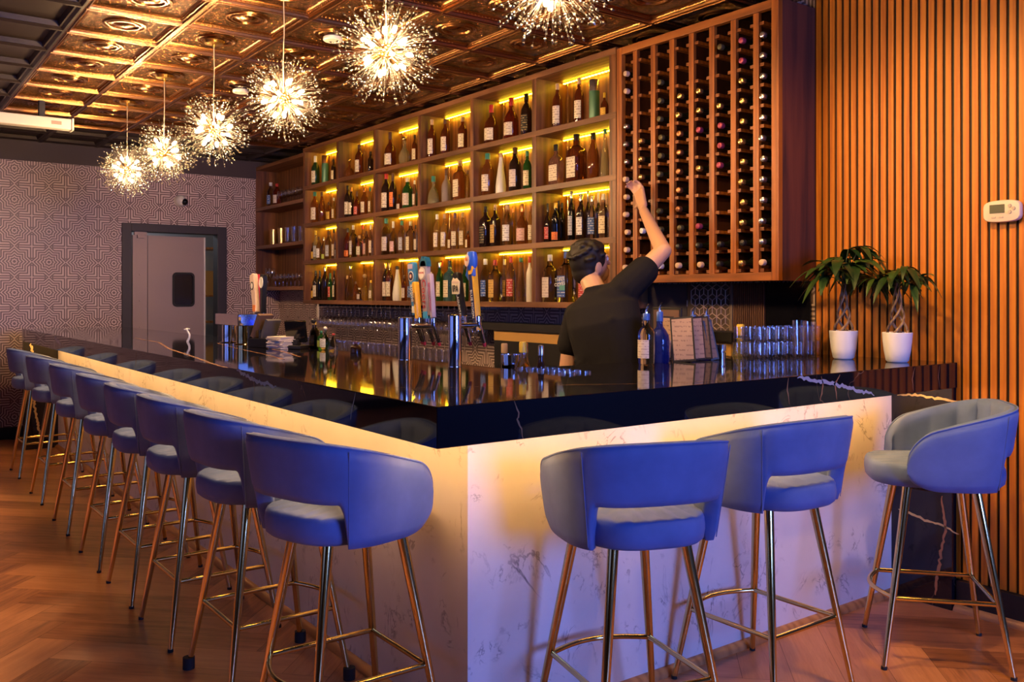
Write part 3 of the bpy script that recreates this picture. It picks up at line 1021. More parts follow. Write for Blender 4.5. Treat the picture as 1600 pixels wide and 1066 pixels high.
ORD = ['', 'first', 'second', 'third', 'fourth', 'fifth', 'sixth', 'seventh', 'eighth', 'ninth', 'tenth', 'eleventh', 'twelfth', 'thirteenth']
WINES = [
    (1, [(977, 123, 'tan'), (977, 151, 'tan'), (975, 202, 'silver'), (975, 229, 'silver'), (975, 257, 'silver'), (979, 288, 'tan'), (979, 317, 'tan'), (979, 343, 'tan'), (979, 370, 'tan'), (979, 397, 'tan'), (980, 423, 'tan')]),
    (2, [(1004, 220, 'gold'), (1006, 251, 'gold'), (1005, 277, 'gold'), (1006, 364, 'white')]),
    (3, [(1033, 131, 'olive'), (1034, 160, 'olive'), (1034, 189, 'olive'), (1034, 218, 'olive'), (1034, 246, 'olive'), (1034, 275, 'olive'), (1034, 332, 'olive'), (1035, 361, 'olive'), (1034, 419, 'white')]),
    (4, [(1061, 152, 'gold'), (1062, 182, 'gold'), (1066, 213, 'copper'), (1066, 242, 'copper'), (1066, 272, 'copper'), (1066, 302, 'copper'), (1066, 331, 'copper'), (1065, 359, 'olive'), (1068, 388, 'black'), (1067, 419, 'tan')]),
    (5, [(1094, 142, 'gold'), (1094, 173, 'gold'), (1095, 203, 'magenta'), (1095, 265, 'gold'), (1093, 354, 'magenta'), (1098, 384, 'black'), (1098, 416, 'tan')]),
    (6, [(1127, 74, 'olive'), (1126, 166, 'gold'), (1127, 196, 'magenta'), (1128, 227, 'magenta'), (1128, 258, 'magenta'), (1132, 382, 'black'), (1132, 412, 'black')]),
    (7, [(1161, 64, 'magenta'), (1161, 95, 'magenta'), (1161, 126, 'gold'), (1161, 159, 'gold'), (1161, 190, 'gold'), (1161, 222, 'gold'), (1162, 254, 'gold'), (1162, 285, 'gold'), (1163, 317, 'gold'), (1163, 348, 'gold'), (1166, 381, 'black'), (1164, 413, 'gold')]),
    (8, [(1198, 54, 'silver'), (1198, 86, 'silver'), (1199, 119, 'silver'), (1199, 152, 'silver'), (1199, 184, 'silver'), (1200, 217, 'silver'), (1199, 249, 'silver'), (1200, 282, 'silver'), (1200, 316, 'silver'), (1201, 347, 'silver'), (1201, 382, 'silver'), (1204, 414, 'tan')]),
]
for col_, lst in WINES:
    for px, py, cap in lst: wine(px, py, cap, col_)

# ------------------------------------------------------------------ flat panels standing in for a mirror's reflections between counter and rack
def mirror_panel(name, px0, px1, m, label, z0=.822, z1=1.428):
    x0, x1 = at(px0, 480, Y=3.88).x, at(px1, 480, Y=3.88).x
    e = empty(name, (0, 0, 0), label=label, cat='reflection panel')
    MB().box(x0, x1, 3.880, 3.8875, z0, z1).build('board', m, e, False)
    return e, x0, x1


greyp = plain('grey_panel', (.060, .050, .058), .5)
mirror_panel('mirror_grey', 1004, 1073, greyp, 'plain dark grey panel standing in for a mirror reflection under the wine rack')
lp, lx0_, lx1_ = mirror_panel('mirror_lattice', 1074, 1145, plain('taupe_panel', (.085, .050, .034), .5), 'taupe panel of hexagon cubes standing in for a mirror reflection under the wine rack')
lt = MB()
hr = .036
for r_ in range(-1, 14):
    for q in range(-1, 6):
        cx_ = lx0_ + q * hr * sqrt(3) + (r_ % 2) * hr * sqrt(3) / 2; cz_ = .83 + r_ * hr * 1.5
        for t in (90, 210, 330):
            x1_, z1_ = cx_ + hr * cos(R(t)), cz_ + hr * sin(R(t))
            for (xa, za, xb, zb) in ((cx_, cz_, x1_, z1_), (x1_, z1_, cx_ + hr * cos(R(t + 60)), cz_ + hr * sin(R(t + 60)))):
                if min(xa, xb) > lx0_ and max(xa, xb) < lx1_ and min(za, zb) > .825 and max(za, zb) < 1.426:
                    lt.tube([(xa, 3.878, za), (xb, 3.878, zb)], .0030, 4)
lt.build('hexagon_lattice', plain('lattice_metal', (.62, .44, .35), .35, .2), lp, False)
MB().box(lx1_ - .012, lx1_ + .004, 3.872, 3.8795, .822, 1.428).build('edge_bar', plain('taupe_bar', (.22, .15, .11), .5), lp, False)
rp, rx0_, rx1_ = mirror_panel('mirror_ribs', 1147, 1196, M['rackdark'], 'finely ribbed brown panel standing in for a mirror reflection under the wine rack')
rr = MB(); x = rx0_
while x < rx1_ - .008:
    rr.box(x, x + .008, 3.874, 3.8795, .822, 1.428); x += .014
rr.build('ribs', plain('rib_brown', (.17, .062, .028), .5), rp, False)
mirror_panel('mirror_black', 1197, 1266, M['blackgloss'], 'glossy black panel standing in for a mirror reflection beside the slats')

# ------------------------------------------------------------------ thermostat
th = empty('thermostat', (-1.795, 3.868, 1.71), label='beige wall thermostat with small screen on the wooden slats', cat='thermostat')
MF = Matrix.Rotation(pi / 2, 4, 'X')
ob = []
for k in range(40):
    t = 2 * pi * k / 40
    cx_, cy_ = cos(t), sin(t)
    q = (abs(cx_) ** 5 + abs(cy_) ** 3.2) ** (-1 / 4.2)
    ob.append((.076 * cx_ * q, .046 * cy_ * q))
MB().loft([[(x * f, -d, z * f) for x, z in ob] for d, f in ((0, .97), (.004, 1), (.020, 1), (.026, .95), (.027, .90))]).build('case', plain('beige_plastic', (.62, .52, .44), .45), th)
MB().box(-.046, .014, -.0285, -.026, -.008, .028).build('screen', plain('lcd', (.10, .10, .045), .2), th, False)
for dx, dz in ((.035, .02), (.035, -.006), (.050, .008)):
    MB().lathe([(.008, .026), (.007, .031), (1e-6, .031)], 12, 0, (dx, 0, dz), MF).build('button', plain('grey_button', (.42, .35, .31), .5), th)
for dx in (-.03, 0.0): MB().box(dx - .008, dx + .008, -.0295, -.026, -.028, -.022).build('button', plain('grey_button2', (.50, .41, .36), .5), th, False)

# ------------------------------------------------------------------ potted plants
leafm = {}
for k_, a_ in (('dark', (.014, .040, .009)), ('mid', (.026, .066, .012)), ('light', (.055, .105, .020))):
    m, nt, b = mat('leaf_' + k_); N = NT(nt)
    n = N.noise(N.coord('Object'), 30, 3)
    N.l(N.ramp(n, [(.3, tuple(q * .7 for q in a_)), (.7, a_)]), b.inputs['Base Color'])
    setp(b, Roughness=.38); leafm[k_] = m
barkm = wood('bark', (.10, .055, .03), (.24, .15, .085), (.36, .25, .15), 'Z', 3, .8)


def leaflet(mb, base, d, n, L, W_, droop):
    d = Vector(d).normalized(); n = Vector(n); n = (n - d * n.dot(d)).normalized(); s = d.cross(n)
    rows = []
    for k in range(9):
        t = k / 8
        wd = W_ * (sin(pi * min(1, t * .96 + .02)) ** .8) * (1.15 - .45 * t)
        p = Vector(base) + d * (L * t) + Vector((0, 0, -droop * L * t * t))
        rows.append((p - s * wd + n * wd * .22, p - s * wd * .5 + n * wd * .08, p - n * .0, p + s * wd * .5 + n * wd * .08, p + s * wd + n * wd * .22))
    o = len(mb.v)
    vs = [q for r in rows for q in r] + [q - n * .0012 for r in rows for q in r]
    m = len(rows) * 5
    fs = []
    for k in range(8):
        for i in range(4):
            a = k * 5 + i
            fs.append((a, a + 1, a + 6, a + 5)); fs.append((m + a, m + a + 5, m + a + 6, m + a + 1))
    for v in vs: v.y = min(v.y, LIM[0])
    mb.add(vs, fs)


LIM = [0]


def plant(px, py, label, seed, hgt, spread, nleaf, lean):
    rnd = random.Random(seed)
    q = at(px, py, Z=CT)
    LIM[0] = 3.872 - q.y
    e = empty('potted_plant', (q.x, q.y, CT), label=label, cat='potted plant', group='braided plants on the bar')
    MB().lathe([(1e-6, .0), (.040, .001), (.047, .008), (.055, .05), (.0605, .10), (.0625, .128), (.0605, .130), (.0575, .126), (.055, .10)], 36).build('pot', M['white'], e)
    MB().lathe([(1e-6, .132), (.030, .128), (.0565, .116)], 24).build('soil', M['soil'], e)
    hs = .285
    for k in range(4):
        pts = []
        for i in range(22):
            t = i / 21
            a = k * pi / 2 + t * 5.2
            r = .036 * (1 - t) ** 1.4 + .0075
            pts.append((r * cos(a), r * sin(a), .118 + t * (hs - .118 + .06)))
        MB().tube(pts, [.0065 * (1 - .45 * i / 21) for i in range(22)], 7).build('trunk', barkm, e)
    for k in range(nleaf):
        a = 2 * pi * k / nleaf * 2.39 + rnd.random() * .6
        el = rnd.uniform(.1, 1.4)
        Ls = rnd.uniform(.07, .165) * spread
        base = Vector((0, 0, hs + .03 + rnd.uniform(-.015, .05)))
        tip = base + Vector((cos(a) * cos(el) * Ls, sin(a) * cos(el) * Ls, sin(el) * Ls * hgt))
        mid = (base + tip) / 2 + Vector((0, 0, .018))
        mb = MB(); mb.tube([base, mid, tip], .0022, 5)
        nl = rnd.choice((5, 5, 6))
        d0 = Vector((cos(a), sin(a), .15)).normalized()
        sd = Vector((-sin(a), cos(a), 0))
        for i in range(nl):
            t = (i - (nl - 1) / 2) / ((nl - 1) / 2) * 1.35
            dd = d0 * cos(t) + sd * sin(t)
            L_ = rnd.uniform(.105, .165) * (1 - .22 * abs(t)) * spread
            leaflet(mb, tip, dd + Vector((0, 0, rnd.uniform(-.35, .35))), (0, 0, 1), L_, L_ * .17, rnd.uniform(.35, 1.05))
        mb.build('leaf', leafm[rnd.choice(('dark', 'dark', 'mid', 'mid', 'light'))], e, True, 80)
    return e


plant(1318, 561, 'braided-trunk plant in white pot, bushier one beside the stacked glasses', 3, 1.35, 1.06, 18, 0)
plant(1402, 566, 'braided-trunk plant in white pot, smaller one near the bar end at the slats', 8, 1.05, .72, 13, 0)

# ------------------------------------------------------------------ liquor bottles on the shelves
PR = {
    'std': ([(.93, 0), (1, .02), (1, .58), (.95, .64), (.72, .71), (.44, .77), (.37, .82), (.37, .93)], .86, 2, 1),
    'wine': ([(.92, 0), (1, .02), (1, .56), (.93, .63), (.62, .72), (.42, .78), (.37, .83), (.36, .94)], .76, 2, 1),
    'slim': ([(.92, 0), (1, .02), (1, .50), (.90, .60), (.62, .72), (.44, .80), (.40, .86), (.40, .94)], .86, 2, 1),
    'squat': ([(.90, 0), (1, .03), (1.0, .44), (.92, .54), (.62, .64), (.36, .70), (.30, .76), (.30, .92)], .80, 2, 1),
    'sq': ([(.93, 0), (1, .02), (1, .62), (.90, .68), (.50, .74), (.34, .78), (.33, .93)], .86, 5, .95),
    'flask': ([(.93, 0), (1, .02), (1.0, .58), (.86, .66), (.45, .73), (.27, .78), (.26, .93)], .84, 4, .55),
    'bulb': ([(.55, 0), (.82, .05), (1.0, .20), (.97, .34), (.72, .48), (.38, .58), (.26, .66), (.25, .86)], .80, 2, .8),
    'dome': ([(.97, 0), (1.0, .04), (.98, .22), (.85, .40), (.60, .53), (.32, .60), (.25, .66), (.25, .90)], .80, 2, .7),
    'cone': ([(.92, 0), (1.0, .03), (1.0, .20), (.85, .38), (.58, .62), (.38, .80), (.33, .90), (.33, .95)], .90, 2, 1),
    'tin': ([(.97, 0), (1, .01), (1, .70), (.99, .72)], .70, 2, 1),
    'box': ([(1, 0), (1, .97), (.97, 1.0)], 2, 8, .8),
}
GW = {'amber': 'amber', 'brown': 'brown', 'red': 'red-brown', 'dark': 'dark', 'black': 'black', 'green': 'green', 'darkgreen': 'dark green', 'teal': 'teal',
      'blue': 'blue', 'clear': 'clear', 'white': 'white', 'stone': 'grey-brown', 'tin': 'green tin', 'pinkish': 'pinkish', 'honey': 'honey-gold', 'palegold': 'pale gold'}
CW = {'gold': 'gold', 'black': 'black', 'red': 'red', 'white': 'white', 'silver': 'silver', 'green': 'green', 'cork': 'cork', 'brown': 'brown', 'blue': 'blue', 'copper': 'copper', 'yellow': 'yellow', 'purple': 'purple'}


def bottle(name, x, y, z, r, H, typ, gl, lab, cap, turn=0.0, lz=(.12, .48)):
    pf, cz, ex, asp = PR[typ]
    o = MB().lathe([(1e-6, .02 * H * 0 + .0005)] + [(a * r, b * H) for a, b in pf], 24 if ex == 2 else 32, 0, (0, 0, 0), None, ex, asp).build(name, M['g_' + gl])
    o.location = (x, y, z)
    o.rotation_euler = (0, 0, turn)
    nr = pf[-1][0] * r * 1.14
    if typ == 'tin':
        MB().lathe([(r * .985, .72 * H), (r * .985, .985 * H), (r * .9, H), (1e-6, H)], 24).build('lid', M['c_' + cap], o)
    elif typ in ('bulb',):
        MB().ball((0, 0, .915 * H), min(.085 * H, r * .5), 10).build('stopper', M['c_' + cap], o)
    elif typ != 'box':
        MB().lathe([(nr * .8, cz * H), (nr, cz * H + .002), (nr, .985 * H), (nr * .85, H), (1e-6, H)], 16).build('cap', M['c_' + cap], o)
    if lab:
        n = 13
        za, zb = lz
        span = R(62) if ex == 2 else R(38)
        vs, fs, uv = [], [], []
        for k in range(n):
            t = -pi / 2 + span * (2 * k / (n - 1) - 1)
            cx_, cy_ = cos(t), sin(t)
            if ex != 2:
                q = (abs(cx_) ** ex + abs(cy_) ** ex) ** (-1 / ex); cx_, cy_ = cx_ * q, cy_ * q
            for zz in (za, zb):
                rr_ = r * 1.012 + .0006
                vs.append((cx_ * rr_, cy_ * rr_ * asp - (.0006 if ex != 2 else 0), zz * H)); uv.append((k / (n - 1), 0 if zz == za else 1))
            if k: fs.append((2 * k - 2, 2 * k, 2 * k + 1, 2 * k - 1))
        me = bpy.data.meshes.new('paper_label'); me.from_pydata(vs, [], fs); me.materials.append(M['l_' + lab])
        ul = me.uv_layers.new(name='UVMap')
        for p in me.polygons:
            p.use_smooth = True
            for li in p.loop_indices: ul.data[li].uv = uv[me.loops[li].vertex_index]
        lo = bpy.data.objects.new('paper_label', me); COL.objects.link(lo); lo.parent = o
    return o


F_, B_ = 3.70, 3.80
# per bay: (pixel x, pixel y of the top, pixel width, shape, glass, label, cap[, depth])
BAYS = {
    (0, 0): [(493, 244, 13, 'wine', 'darkgreen', 'cream', 'white'), (508, 243, 11, 'tin', 'tin', None, 'copper'), (521, 249, 8, 'std', 'dark', 'cream', 'black')],
    (0, 1): [(546, 248, 17, 'bulb', 'amber', None, 'gold'), (561.5, 226, 14, 'std', 'brown', 'cream', 'brown'), (579, 237, 9, 'std', 'dark', None, 'black')],
    (1, 0): [(492, 300, 13, 'std', 'amber', 'cream', 'green'), (503, 300, 10, 'slim', 'amber', None, 'brown'), (514, 316, 9, 'std', 'amber', 'yellow', 'brown'), (521.5, 309, 7, 'slim', 'honey', 'cream', 'white')],
    (1, 1): [(539, 291, 11, 'std', 'dark', 'cream', 'black'), (548.8, 293, 9, 'std', 'dark', 'cream', 'copper'), (558, 299, 11, 'squat', 'red', 'red', 'brown'), (569.5, 294, 12, 'std', 'amber', 'cream', 'copper'), (578.5, 293, 7, 'slim', 'honey', 'cream', 'green')],
    (2, 0): [(484, 380, 8, 'slim', 'dark', 'yellow', 'black'), (491.5, 361, 8, 'slim', 'palegold', 'silver', 'yellow'), (498.5, 370, 9, 'std', 'clear', 'white', 'brown'), (506, 371, 8, 'slim', 'clear', 'lime', 'silver'), (514, 361, 12, 'std', 'clear', 'silver', 'brown'), (521.5, 358, 7, 'slim', 'clear', 'pale', 'black')],
    (2, 1): [(541, 357, 12, 'std', 'red', 'orange', 'black'), (552, 352, 11, 'sq', 'clear', 'white', 'white'), (561.5, 368, 10, 'std', 'clear', 'cream', 'cork'), (567, 351, 8, 'slim', 'clear', 'red', 'red', B_), (573, 361, 10, 'sq', 'clear', 'pink', 'brown'), (579.5, 351, 7, 'slim', 'clear', 'pale', 'white')],
    (3, 0): [(485, 440, 8, 'slim', 'dark', 'yellow', 'black'), (492, 423, 10, 'std', 'dark', 'cream', 'black'), (500, 423, 9, 'wine', 'black', None, 'black'), (508, 417, 11, 'std', 'dark', None, 'silver'), (516, 427, 8, 'wine', 'green', 'red', 'green'), (522, 423, 6, 'slim', 'dark', 'cream', 'black')],
    (3, 1): [(537, 431, 8, 'slim', 'clear', None, 'cork'), (545.5, 416, 13, 'cone', 'clear', None, 'silver'), (556, 440, 9, 'slim', 'amber', None, 'brown'), (561.5, 450, 8, 'slim', 'clear', 'pale', 'white'), (570, 428, 14, 'bulb', 'honey', None, 'cork'), (579.5, 438, 7, 'slim', 'palegold', 'pale', 'yellow')],
    (0, 2): [(610, 207, 19, 'squat', 'brown', 'cream', 'brown'), (632, 213, 21, 'bulb', 'palegold', None, 'gold'), (648, 211, 9, 'std', 'brown', 'cream', 'black')],
    (0, 3): [(675, 187, 14, 'std', 'brown', 'cream', 'cork'), (696, 186, 15, 'std', 'brown', 'cream', 'brown'), (723, 183, 15, 'std', 'brown', 'cream', 'cork')],
    (1, 2): [(599, 273, 16, 'std', 'dark', 'cream', 'red'), (614, 271, 12, 'wine', 'dark', 'orange', 'brown'), (624, 304, 9, 'squat', 'brown', 'pale', 'black'), (637, 278, 17, 'std', 'green', 'pale', 'white'), (648, 282, 8, 'slim', 'clear', 'pale', 'white')],
    (1, 3): [(675, 276, 25, 'dome', 'palegold', None, 'green'), (697.5, 264, 16, 'squat', 'stone', None, 'brown'), (719, 251, 20, 'sq', 'amber', 'cream', 'cork'), (731, 266, 7, 'slim', 'honey', None, 'brown')],
    (2, 2): [(601, 342, 15, 'std', 'clear', 'pale', 'green'), (614.5, 346, 12, 'squat', 'clear', 'pink', 'white'), (628, 345, 12, 'std', 'clear', 'silver', 'green'), (641.5, 346, 13, 'sq', 'clear', 'cream', 'white'), (649.5, 352, 6, 'slim', 'clear', 'pale', 'black')],
    (2, 3): [(683, 335, 12, 'std', 'honey', 'cream', 'white'), (694.5, 334, 12, 'std', 'honey', 'cream', 'cork'), (703, 358, 7, 'slim', 'amber', 'cream', 'brown'), (711, 333, 12, 'std', 'clear', 'cream', 'purple'), (723, 332, 12, 'std', 'honey', 'cream', 'cork'), (731, 361, 7, 'sq', 'amber', 'cream', 'black')],
    (3, 2): [(597.5, 412, 10, 'std', 'dark', 'pale', 'gold'), (608.5, 411, 12, 'std', 'brown', 'cream', 'gold'), (621, 416, 16, 'cone', 'white', None, 'black'), (631.5, 430, 9, 'std', 'brown', 'pale', 'brown'), (641, 425, 9, 'std', 'clear', 'blue', 'silver')],
    (3, 3): [(672, 425, 9, 'std', 'clear', 'cream', 'white'), (680, 408, 10, 'std', 'clear', 'red', 'red', B_), (687, 410, 12, 'std', 'green', 'cream', 'silver'), (703, 408, 18, 'sq', 'teal', 'cream', 'black'), (726, 414, 13, 'std', 'green', 'cream', 'black')],
    (0, 4): [(768, 164, 23, 'squat', 'brown', 'cream', 'red'), (799, 153, 24, 'squat', 'red', 'cream', 'red'), (822.5, 147, 18, 'std', 'dark', 'black', 'black')],
    (1, 4): [(762, 240, 20, 'std', 'amber', 'cream', 'green'), (782.6, 240, 17, 'cone', 'white', None, 'cork'), (805, 231, 20, 'std', 'dark', 'pale', 'brown'), (824, 236, 14, 'std', 'green', 'cream', 'green')],
    (2, 4): [(757, 323, 18, 'sq', 'dark', 'black', 'black'), (774, 320, 14, 'sq', 'dark', 'gold', 'cork'), (793, 319, 17, 'std', 'clear', 'white', 'cork'), (802, 324, 9, 'slim', 'honey', None, 'copper', B_), (816.5, 319, 20, 'squat', 'amber', 'pink', 'copper'), (829, 322, 8, 'slim', 'honey', 'cream', 'copper')],
    (3, 4): [(754, 405, 16, 'std', 'clear', 'blue', 'white'), (774, 406, 19, 'sq', 'clear', 'gold', 'red'), (788.5, 405, 10, 'slim', 'clear', 'gold', 'white', B_), (798.5, 401, 15, 'std', 'clear', 'red', 'red'), (814, 403, 18, 'cone', 'clear', None, 'green'), (827.5, 401, 11, 'std', 'white', None, 'red')],
    (0, 5): [(871, 131, 16, 'std', 'brown', 'cream', 'cork'), (905, 122, 16, 'std', 'brown', 'cream', 'cork'), (928.5, 125, 17, 'tin', 'tin', None, 'silver'), (944.5, 145, 13, 'squat', 'brown', 'yellow', 'yellow')],
    (1, 5): [(869, 226, 28, 'flask', 'pinkish', 'cream', 'black'), (901, 210, 28, 'sq', 'brown', 'cream', 'black'), (927, 208, 19, 'slim', 'amber', None, 'black'), (945.5, 202, 15, 'cone', 'palegold', None, 'green')],
    (2, 5): [(854.5, 318, 12, 'squat', 'dark', 'red', 'black'), (862, 315, 9, 'std', 'black', None, 'black', B_), (868.5, 317, 14, 'std', 'black', 'orange', 'yellow'), (878.5, 317, 10, 'std', 'black', None, 'black', B_), (893, 299, 12, 'std', 'black', 'silver', 'silver'), (908, 304, 16, 'std', 'dark', 'white', 'silver'), (919, 299, 9, 'wine', 'dark', None, 'silver', B_), (925.5, 306, 15, 'std', 'clear', 'blue', 'silver'), (935, 301, 9, 'wine', 'dark', None, 'white', B_), (943, 303, 16, 'std', 'clear', 'cream', 'white')],
    (3, 5): [(859.5, 398, 22, 'sq', 'clear', 'pale', 'white'), (885.5, 393, 26, 'sq', 'clear', 'blue', 'blue'), (911, 412, 15, 'std', 'clear', 'red', 'black')],
}
ROWN = ['top shelf', 'second shelf down', 'third shelf down', 'bottom shelf']
COLN = ['sixth', 'fifth', 'fourth', 'third', 'second', 'first']
prnd = random.Random(4)
for (rw, cl), lst in BAYS.items():
    zsh = SZ[rw + 1]
    lst = sorted(lst)
    xs = []
    for i, spec in enumerate(lst):
        px, ty, wp, typ, gl, lab, cap = spec[:7]
        Y = spec[7] if len(spec) > 7 else F_
        q = at(px, ty, Y=Y)
        dep = q.x * FX + q.y * FY
        r = wp * dep / F / 2 * .97
        H = q.z - zsh
        x = q.x
        pdep = PR[typ][3]
        lo_, hi_ = DIV[cl] + .0225 + r, DIV[cl + 1] - (.0225 if cl < 5 else .0315) - r
        x = min(max(x, lo_), hi_)
        if Y == F_:
            if xs and x - r < xs[-1] + .001: x = min(xs[-1] + r + .001, hi_)
            xs.append(x + r)
        turn = prnd.uniform(-.12, .2) if PR[typ][2] == 2 else 0
        lz = (.40, .60) if (typ == 'std' and lab in ('blue', 'gold') and False) else {'tin': (.1, .6), 'sq': (.10, .52), 'squat': (.10, .40), 'bulb': (.1, .4)}.get(typ, (.12, .50))
        if lab in ('orange', 'lime') and rw == 2: lz = (.06, .26)
        o = bottle('liquor_bottle', x, Y, zsh, r, H, typ, gl, lab, cap, turn, lz)
        what = {'tin': 'tube', 'bulb': 'decanter', 'cone': 'tapered bottle', 'dome': 'domed bottle', 'flask': 'flat bottle', 'sq': 'square bottle', 'squat': 'stout bottle', 'slim': 'slim bottle', 'std': 'bottle', 'wine': 'long-necked bottle', 'box': 'carton'}[typ]
        with_ = CW[cap] + (' lid' if typ == 'tin' else ' stopper' if typ == 'bulb' else ' cap')
        if gl == 'tin': gw = 'green'
        else: gw = GW[gl]
        o['label'] = '%s %s, %s, %s on %s, %s bay from wine rack' % (gw, what, with_, ORD[i + 1], ROWN[rw], COLN[cl])
        o['category'] = 'bottle'
        o['group'] = 'bottles on the ' + ROWN[rw]
        # the lettered bottle behind the bartender
        if (rw, cl) == (3, 5) and i == 1:
            inkw = plain('label_white_ink', (.8, .8, .75), .5)
            for s_, zz in (('THREE', .175), ('OLIVES', .145)):
                t_ = text('lettering', s_, frame((-.004, -r * .98 - .004, zz - .03), (1, 0, .12), (-.12, 0, 1)), .034, inkw, o, .0003)
            MB().box(-.010, r * .80, -r * .99 - .0025, -r * .97, .075, .108).build('label_patch', plain('label_teal', (.10, .34, .30), .5), o, False)

# ------------------------------------------------------------------ glassware
def glass_mesh(name, prof, n=18):
    o = MB().lathe(prof, n).build(name, M['tglass'])
    return o


PINT = [(1e-6, 0), (.030, 0), (.031, .004), (.040, .146), (.0385, .147), (.0365, .140), (.0285, .014), (1e-6, .012)]
WINE = [(1e-6, 0), (.034, 0), (.034, .002), (.010, .006), (.0045, .015), (.004, .085), (.010, .095), (.030, .115), (.038, .145), (.036, .180), (.030, .205), (.029, .205), (.0345, .180), (.0365, .145), (.0285, .117), (.008, .099), (1e-6, .098)]
ROCK = [(1e-6, 0), (.0265, 0), (.028, .004), (.0305, .064), (.0302, .070), (.0285, .070), (.026, .014), (1e-6, .011)]
TALL = [(1e-6, 0), (.024, 0), (.026, .004), (.032, .165), (.0305, .165), (.0245, .014), (1e-6, .012)]
proto = {}


def put(kind, prof, loc, label, cat, group=None, flip=False, rot=None):
    key = (kind, tuple(prof[3]))
    if key not in proto:
        proto[key] = o = glass_mesh(kind, prof)
    else:
        o = proto[key].copy(); COL.objects.link(o)
    o.location = loc
    o.rotation_euler = rot or ((pi, 0, 0) if flip else (0, 0, 0))
    return tag(o, label, cat, group)


# stemware hanging under the shelf from metal rails
rk = empty('stemware_rack', (0, 0, 0), label='metal hanging rails for upside-down stemware under the bottle shelf', cat='glass rack')
gx0, gx1 = at(503, 490, Y=3.68).x, at(760, 490, Y=3.68).x
zu = SZ[4] - BT
zr = zu - .022
n_ = int((gx1 - gx0) / .083)
for k in range(n_ + 1):
    x = gx0 + k * .083
    MB().box(x - .0415 - .011, x - .0415 + .011, YS + .01, YW - .03, zr - .002, zr).box(x - .0415 - .0015, x - .0415 + .0015, YS + .01, YW - .03, zr, zu).build('rail', M['chrome'], rk, False)
for k in range(n_):
    for j, y in enumerate((3.66, 3.745)):
        put('wine_glass', WINE, (gx0 + k * .083, y, zr + .0035), 'clear stemmed glass hanging upside down under the bottle shelf', 'wine glass', 'stemware hanging under the shelf', True)
# small price card block beside the rack
q = at(498, 482, Y=3.64)
pc = MB().box(-.02, .02, -.004, .004, -.075, .075).build('card_holder', M['paper'], None, False)
pc.location = (q.x - .02, 3.64, zu - .0755); tag(pc, 'pale upright card under the shelf at the end of the hanging glasses', 'card')
# straight glasses standing on the low back counter
for k in range(int((gx1 - gx0) / .088)):
    for y in (3.40, 3.50):
        put('pint_glass', PINT, (gx0 + .02 + k * .088, y, .8205), 'clear straight beer glass in the rows on the back counter', 'beer glass', 'beer glasses on the back counter')

# glasses on the corner shelf
cg = 'glasses on the corner shelf'
xs_ = at(424, 300, Y=3.72).x
for k in range(6):
    put('wine_glass', [(r * .95, z * .72) for r, z in WINE], (cx0 + .50 + k * .10, 3.70, CZ[1] + .0005), 'short stemmed glass on top tier of the corner shelf', 'wine glass', cg + ', top tier')
for j, (dx, gl, cp, lb, ds) in enumerate(((.12, 'clear', 'white', 'blue', 'clear bottle with blue label'), (.30, 'red', 'red', 'pale', 'red bottle with red cap'))):
    o = bottle('liquor_bottle', cx0 + dx + .10, 3.70, CZ[1], .042, .27 - .03 * j, 'std', gl, lb, cp)
    tag(o, ds + ' on top tier of the corner shelf', 'bottle', 'bottles on the corner shelf')
for k in range(2):
    o = MB().lathe([(1e-6, 0), (.030, 0), (.036, .17), (.034, .17), (.029, .006), (1e-6, .005)], 20).build('copper_tumbler', M['brass'])
    o.location = (cx0 + .30 + k * .22, 3.70, CZ[2] + .0005)
    tag(o, ('tall brass tumbler on middle tier of corner shelf, beside the door wall', 'tall brass tumbler on middle tier of corner shelf, beside the tall clear glasses')[k], 'tumbler', 'brass tumblers on the corner shelf')
for k in range(4):
    put('tall_glass', TALL, (cx0 + .72 + k * .085, 3.69 + .04 * (k % 2), CZ[2] + .0005), 'tall clear glass on middle tier of the corner shelf', 'glass', cg + ', middle tier')
for k in range(9):
    put('wine_glass', WINE if k < 2 else [(r * .9, z * .66) for r, z in WINE], (cx0 + .15 + k * .105, 3.70, CZ[3] + .0005), 'tall stemmed glass on lowest tier of the corner shelf' if k < 2 else 'short stemmed glass on lowest tier of the corner shelf', 'wine glass', cg + (', lowest tier, tall' if k < 2 else ', lowest tier, short'))

# block of stacked glasses on the bar return
for i in range(7):
    for j in range(3):
        x, y = -2.79 + j * .068, 3.395 + i * .066 + (j % 2) * .01
        if y > 3.83: continue
        for t in range(2):
            put('rocks_glass', ROCK, (x, y, CT + .0006 + t * .0712), 'clear rocks glass in the stacked block on the bar beside the plants', 'glass', 'stacked rocks glasses on the bar', rot=(0, 0, i + j))
for i, (x, y) in enumerate(((-2.79, 3.72), (-2.66, 3.46))):
    pass
put('highball_glass', TALL, (-2.585, 3.655, CT + .0006), 'tall clear highball glass beside the stacked rocks glasses, nearer the plants', 'glass')
put('highball_glass', [(r, z * 1.05) for r, z in TALL], (-2.585, 3.575, CT + .0006), 'tall clear highball glass beside the stacked rocks glasses, farther from the plants', 'glass')
for i, (px, py) in enumerate(((1052, 563), (1075, 563))):
    q = at(px, py, Z=CT)
    put('tumbler_glass', [(r * 1.15, z * 1.25) for r, z in ROCK], (q.x, q.y, CT + .0006), ('clear tumbler in front of the menus, next to the blue bottle', 'clear tumbler in front of the menus, farther from the blue bottle')[i], 'glass')

# bottles and menus on the return
def pourer(o, H, r=.006):
    MB().tube([(0, 0, H - .004), (0, 0, H + .012), (.004, 0, H + .024), (.014, 0, H + .040)], [r, r * .8, r * .6, r * .45], 8).build('pour_spout', M['chrome'], o)


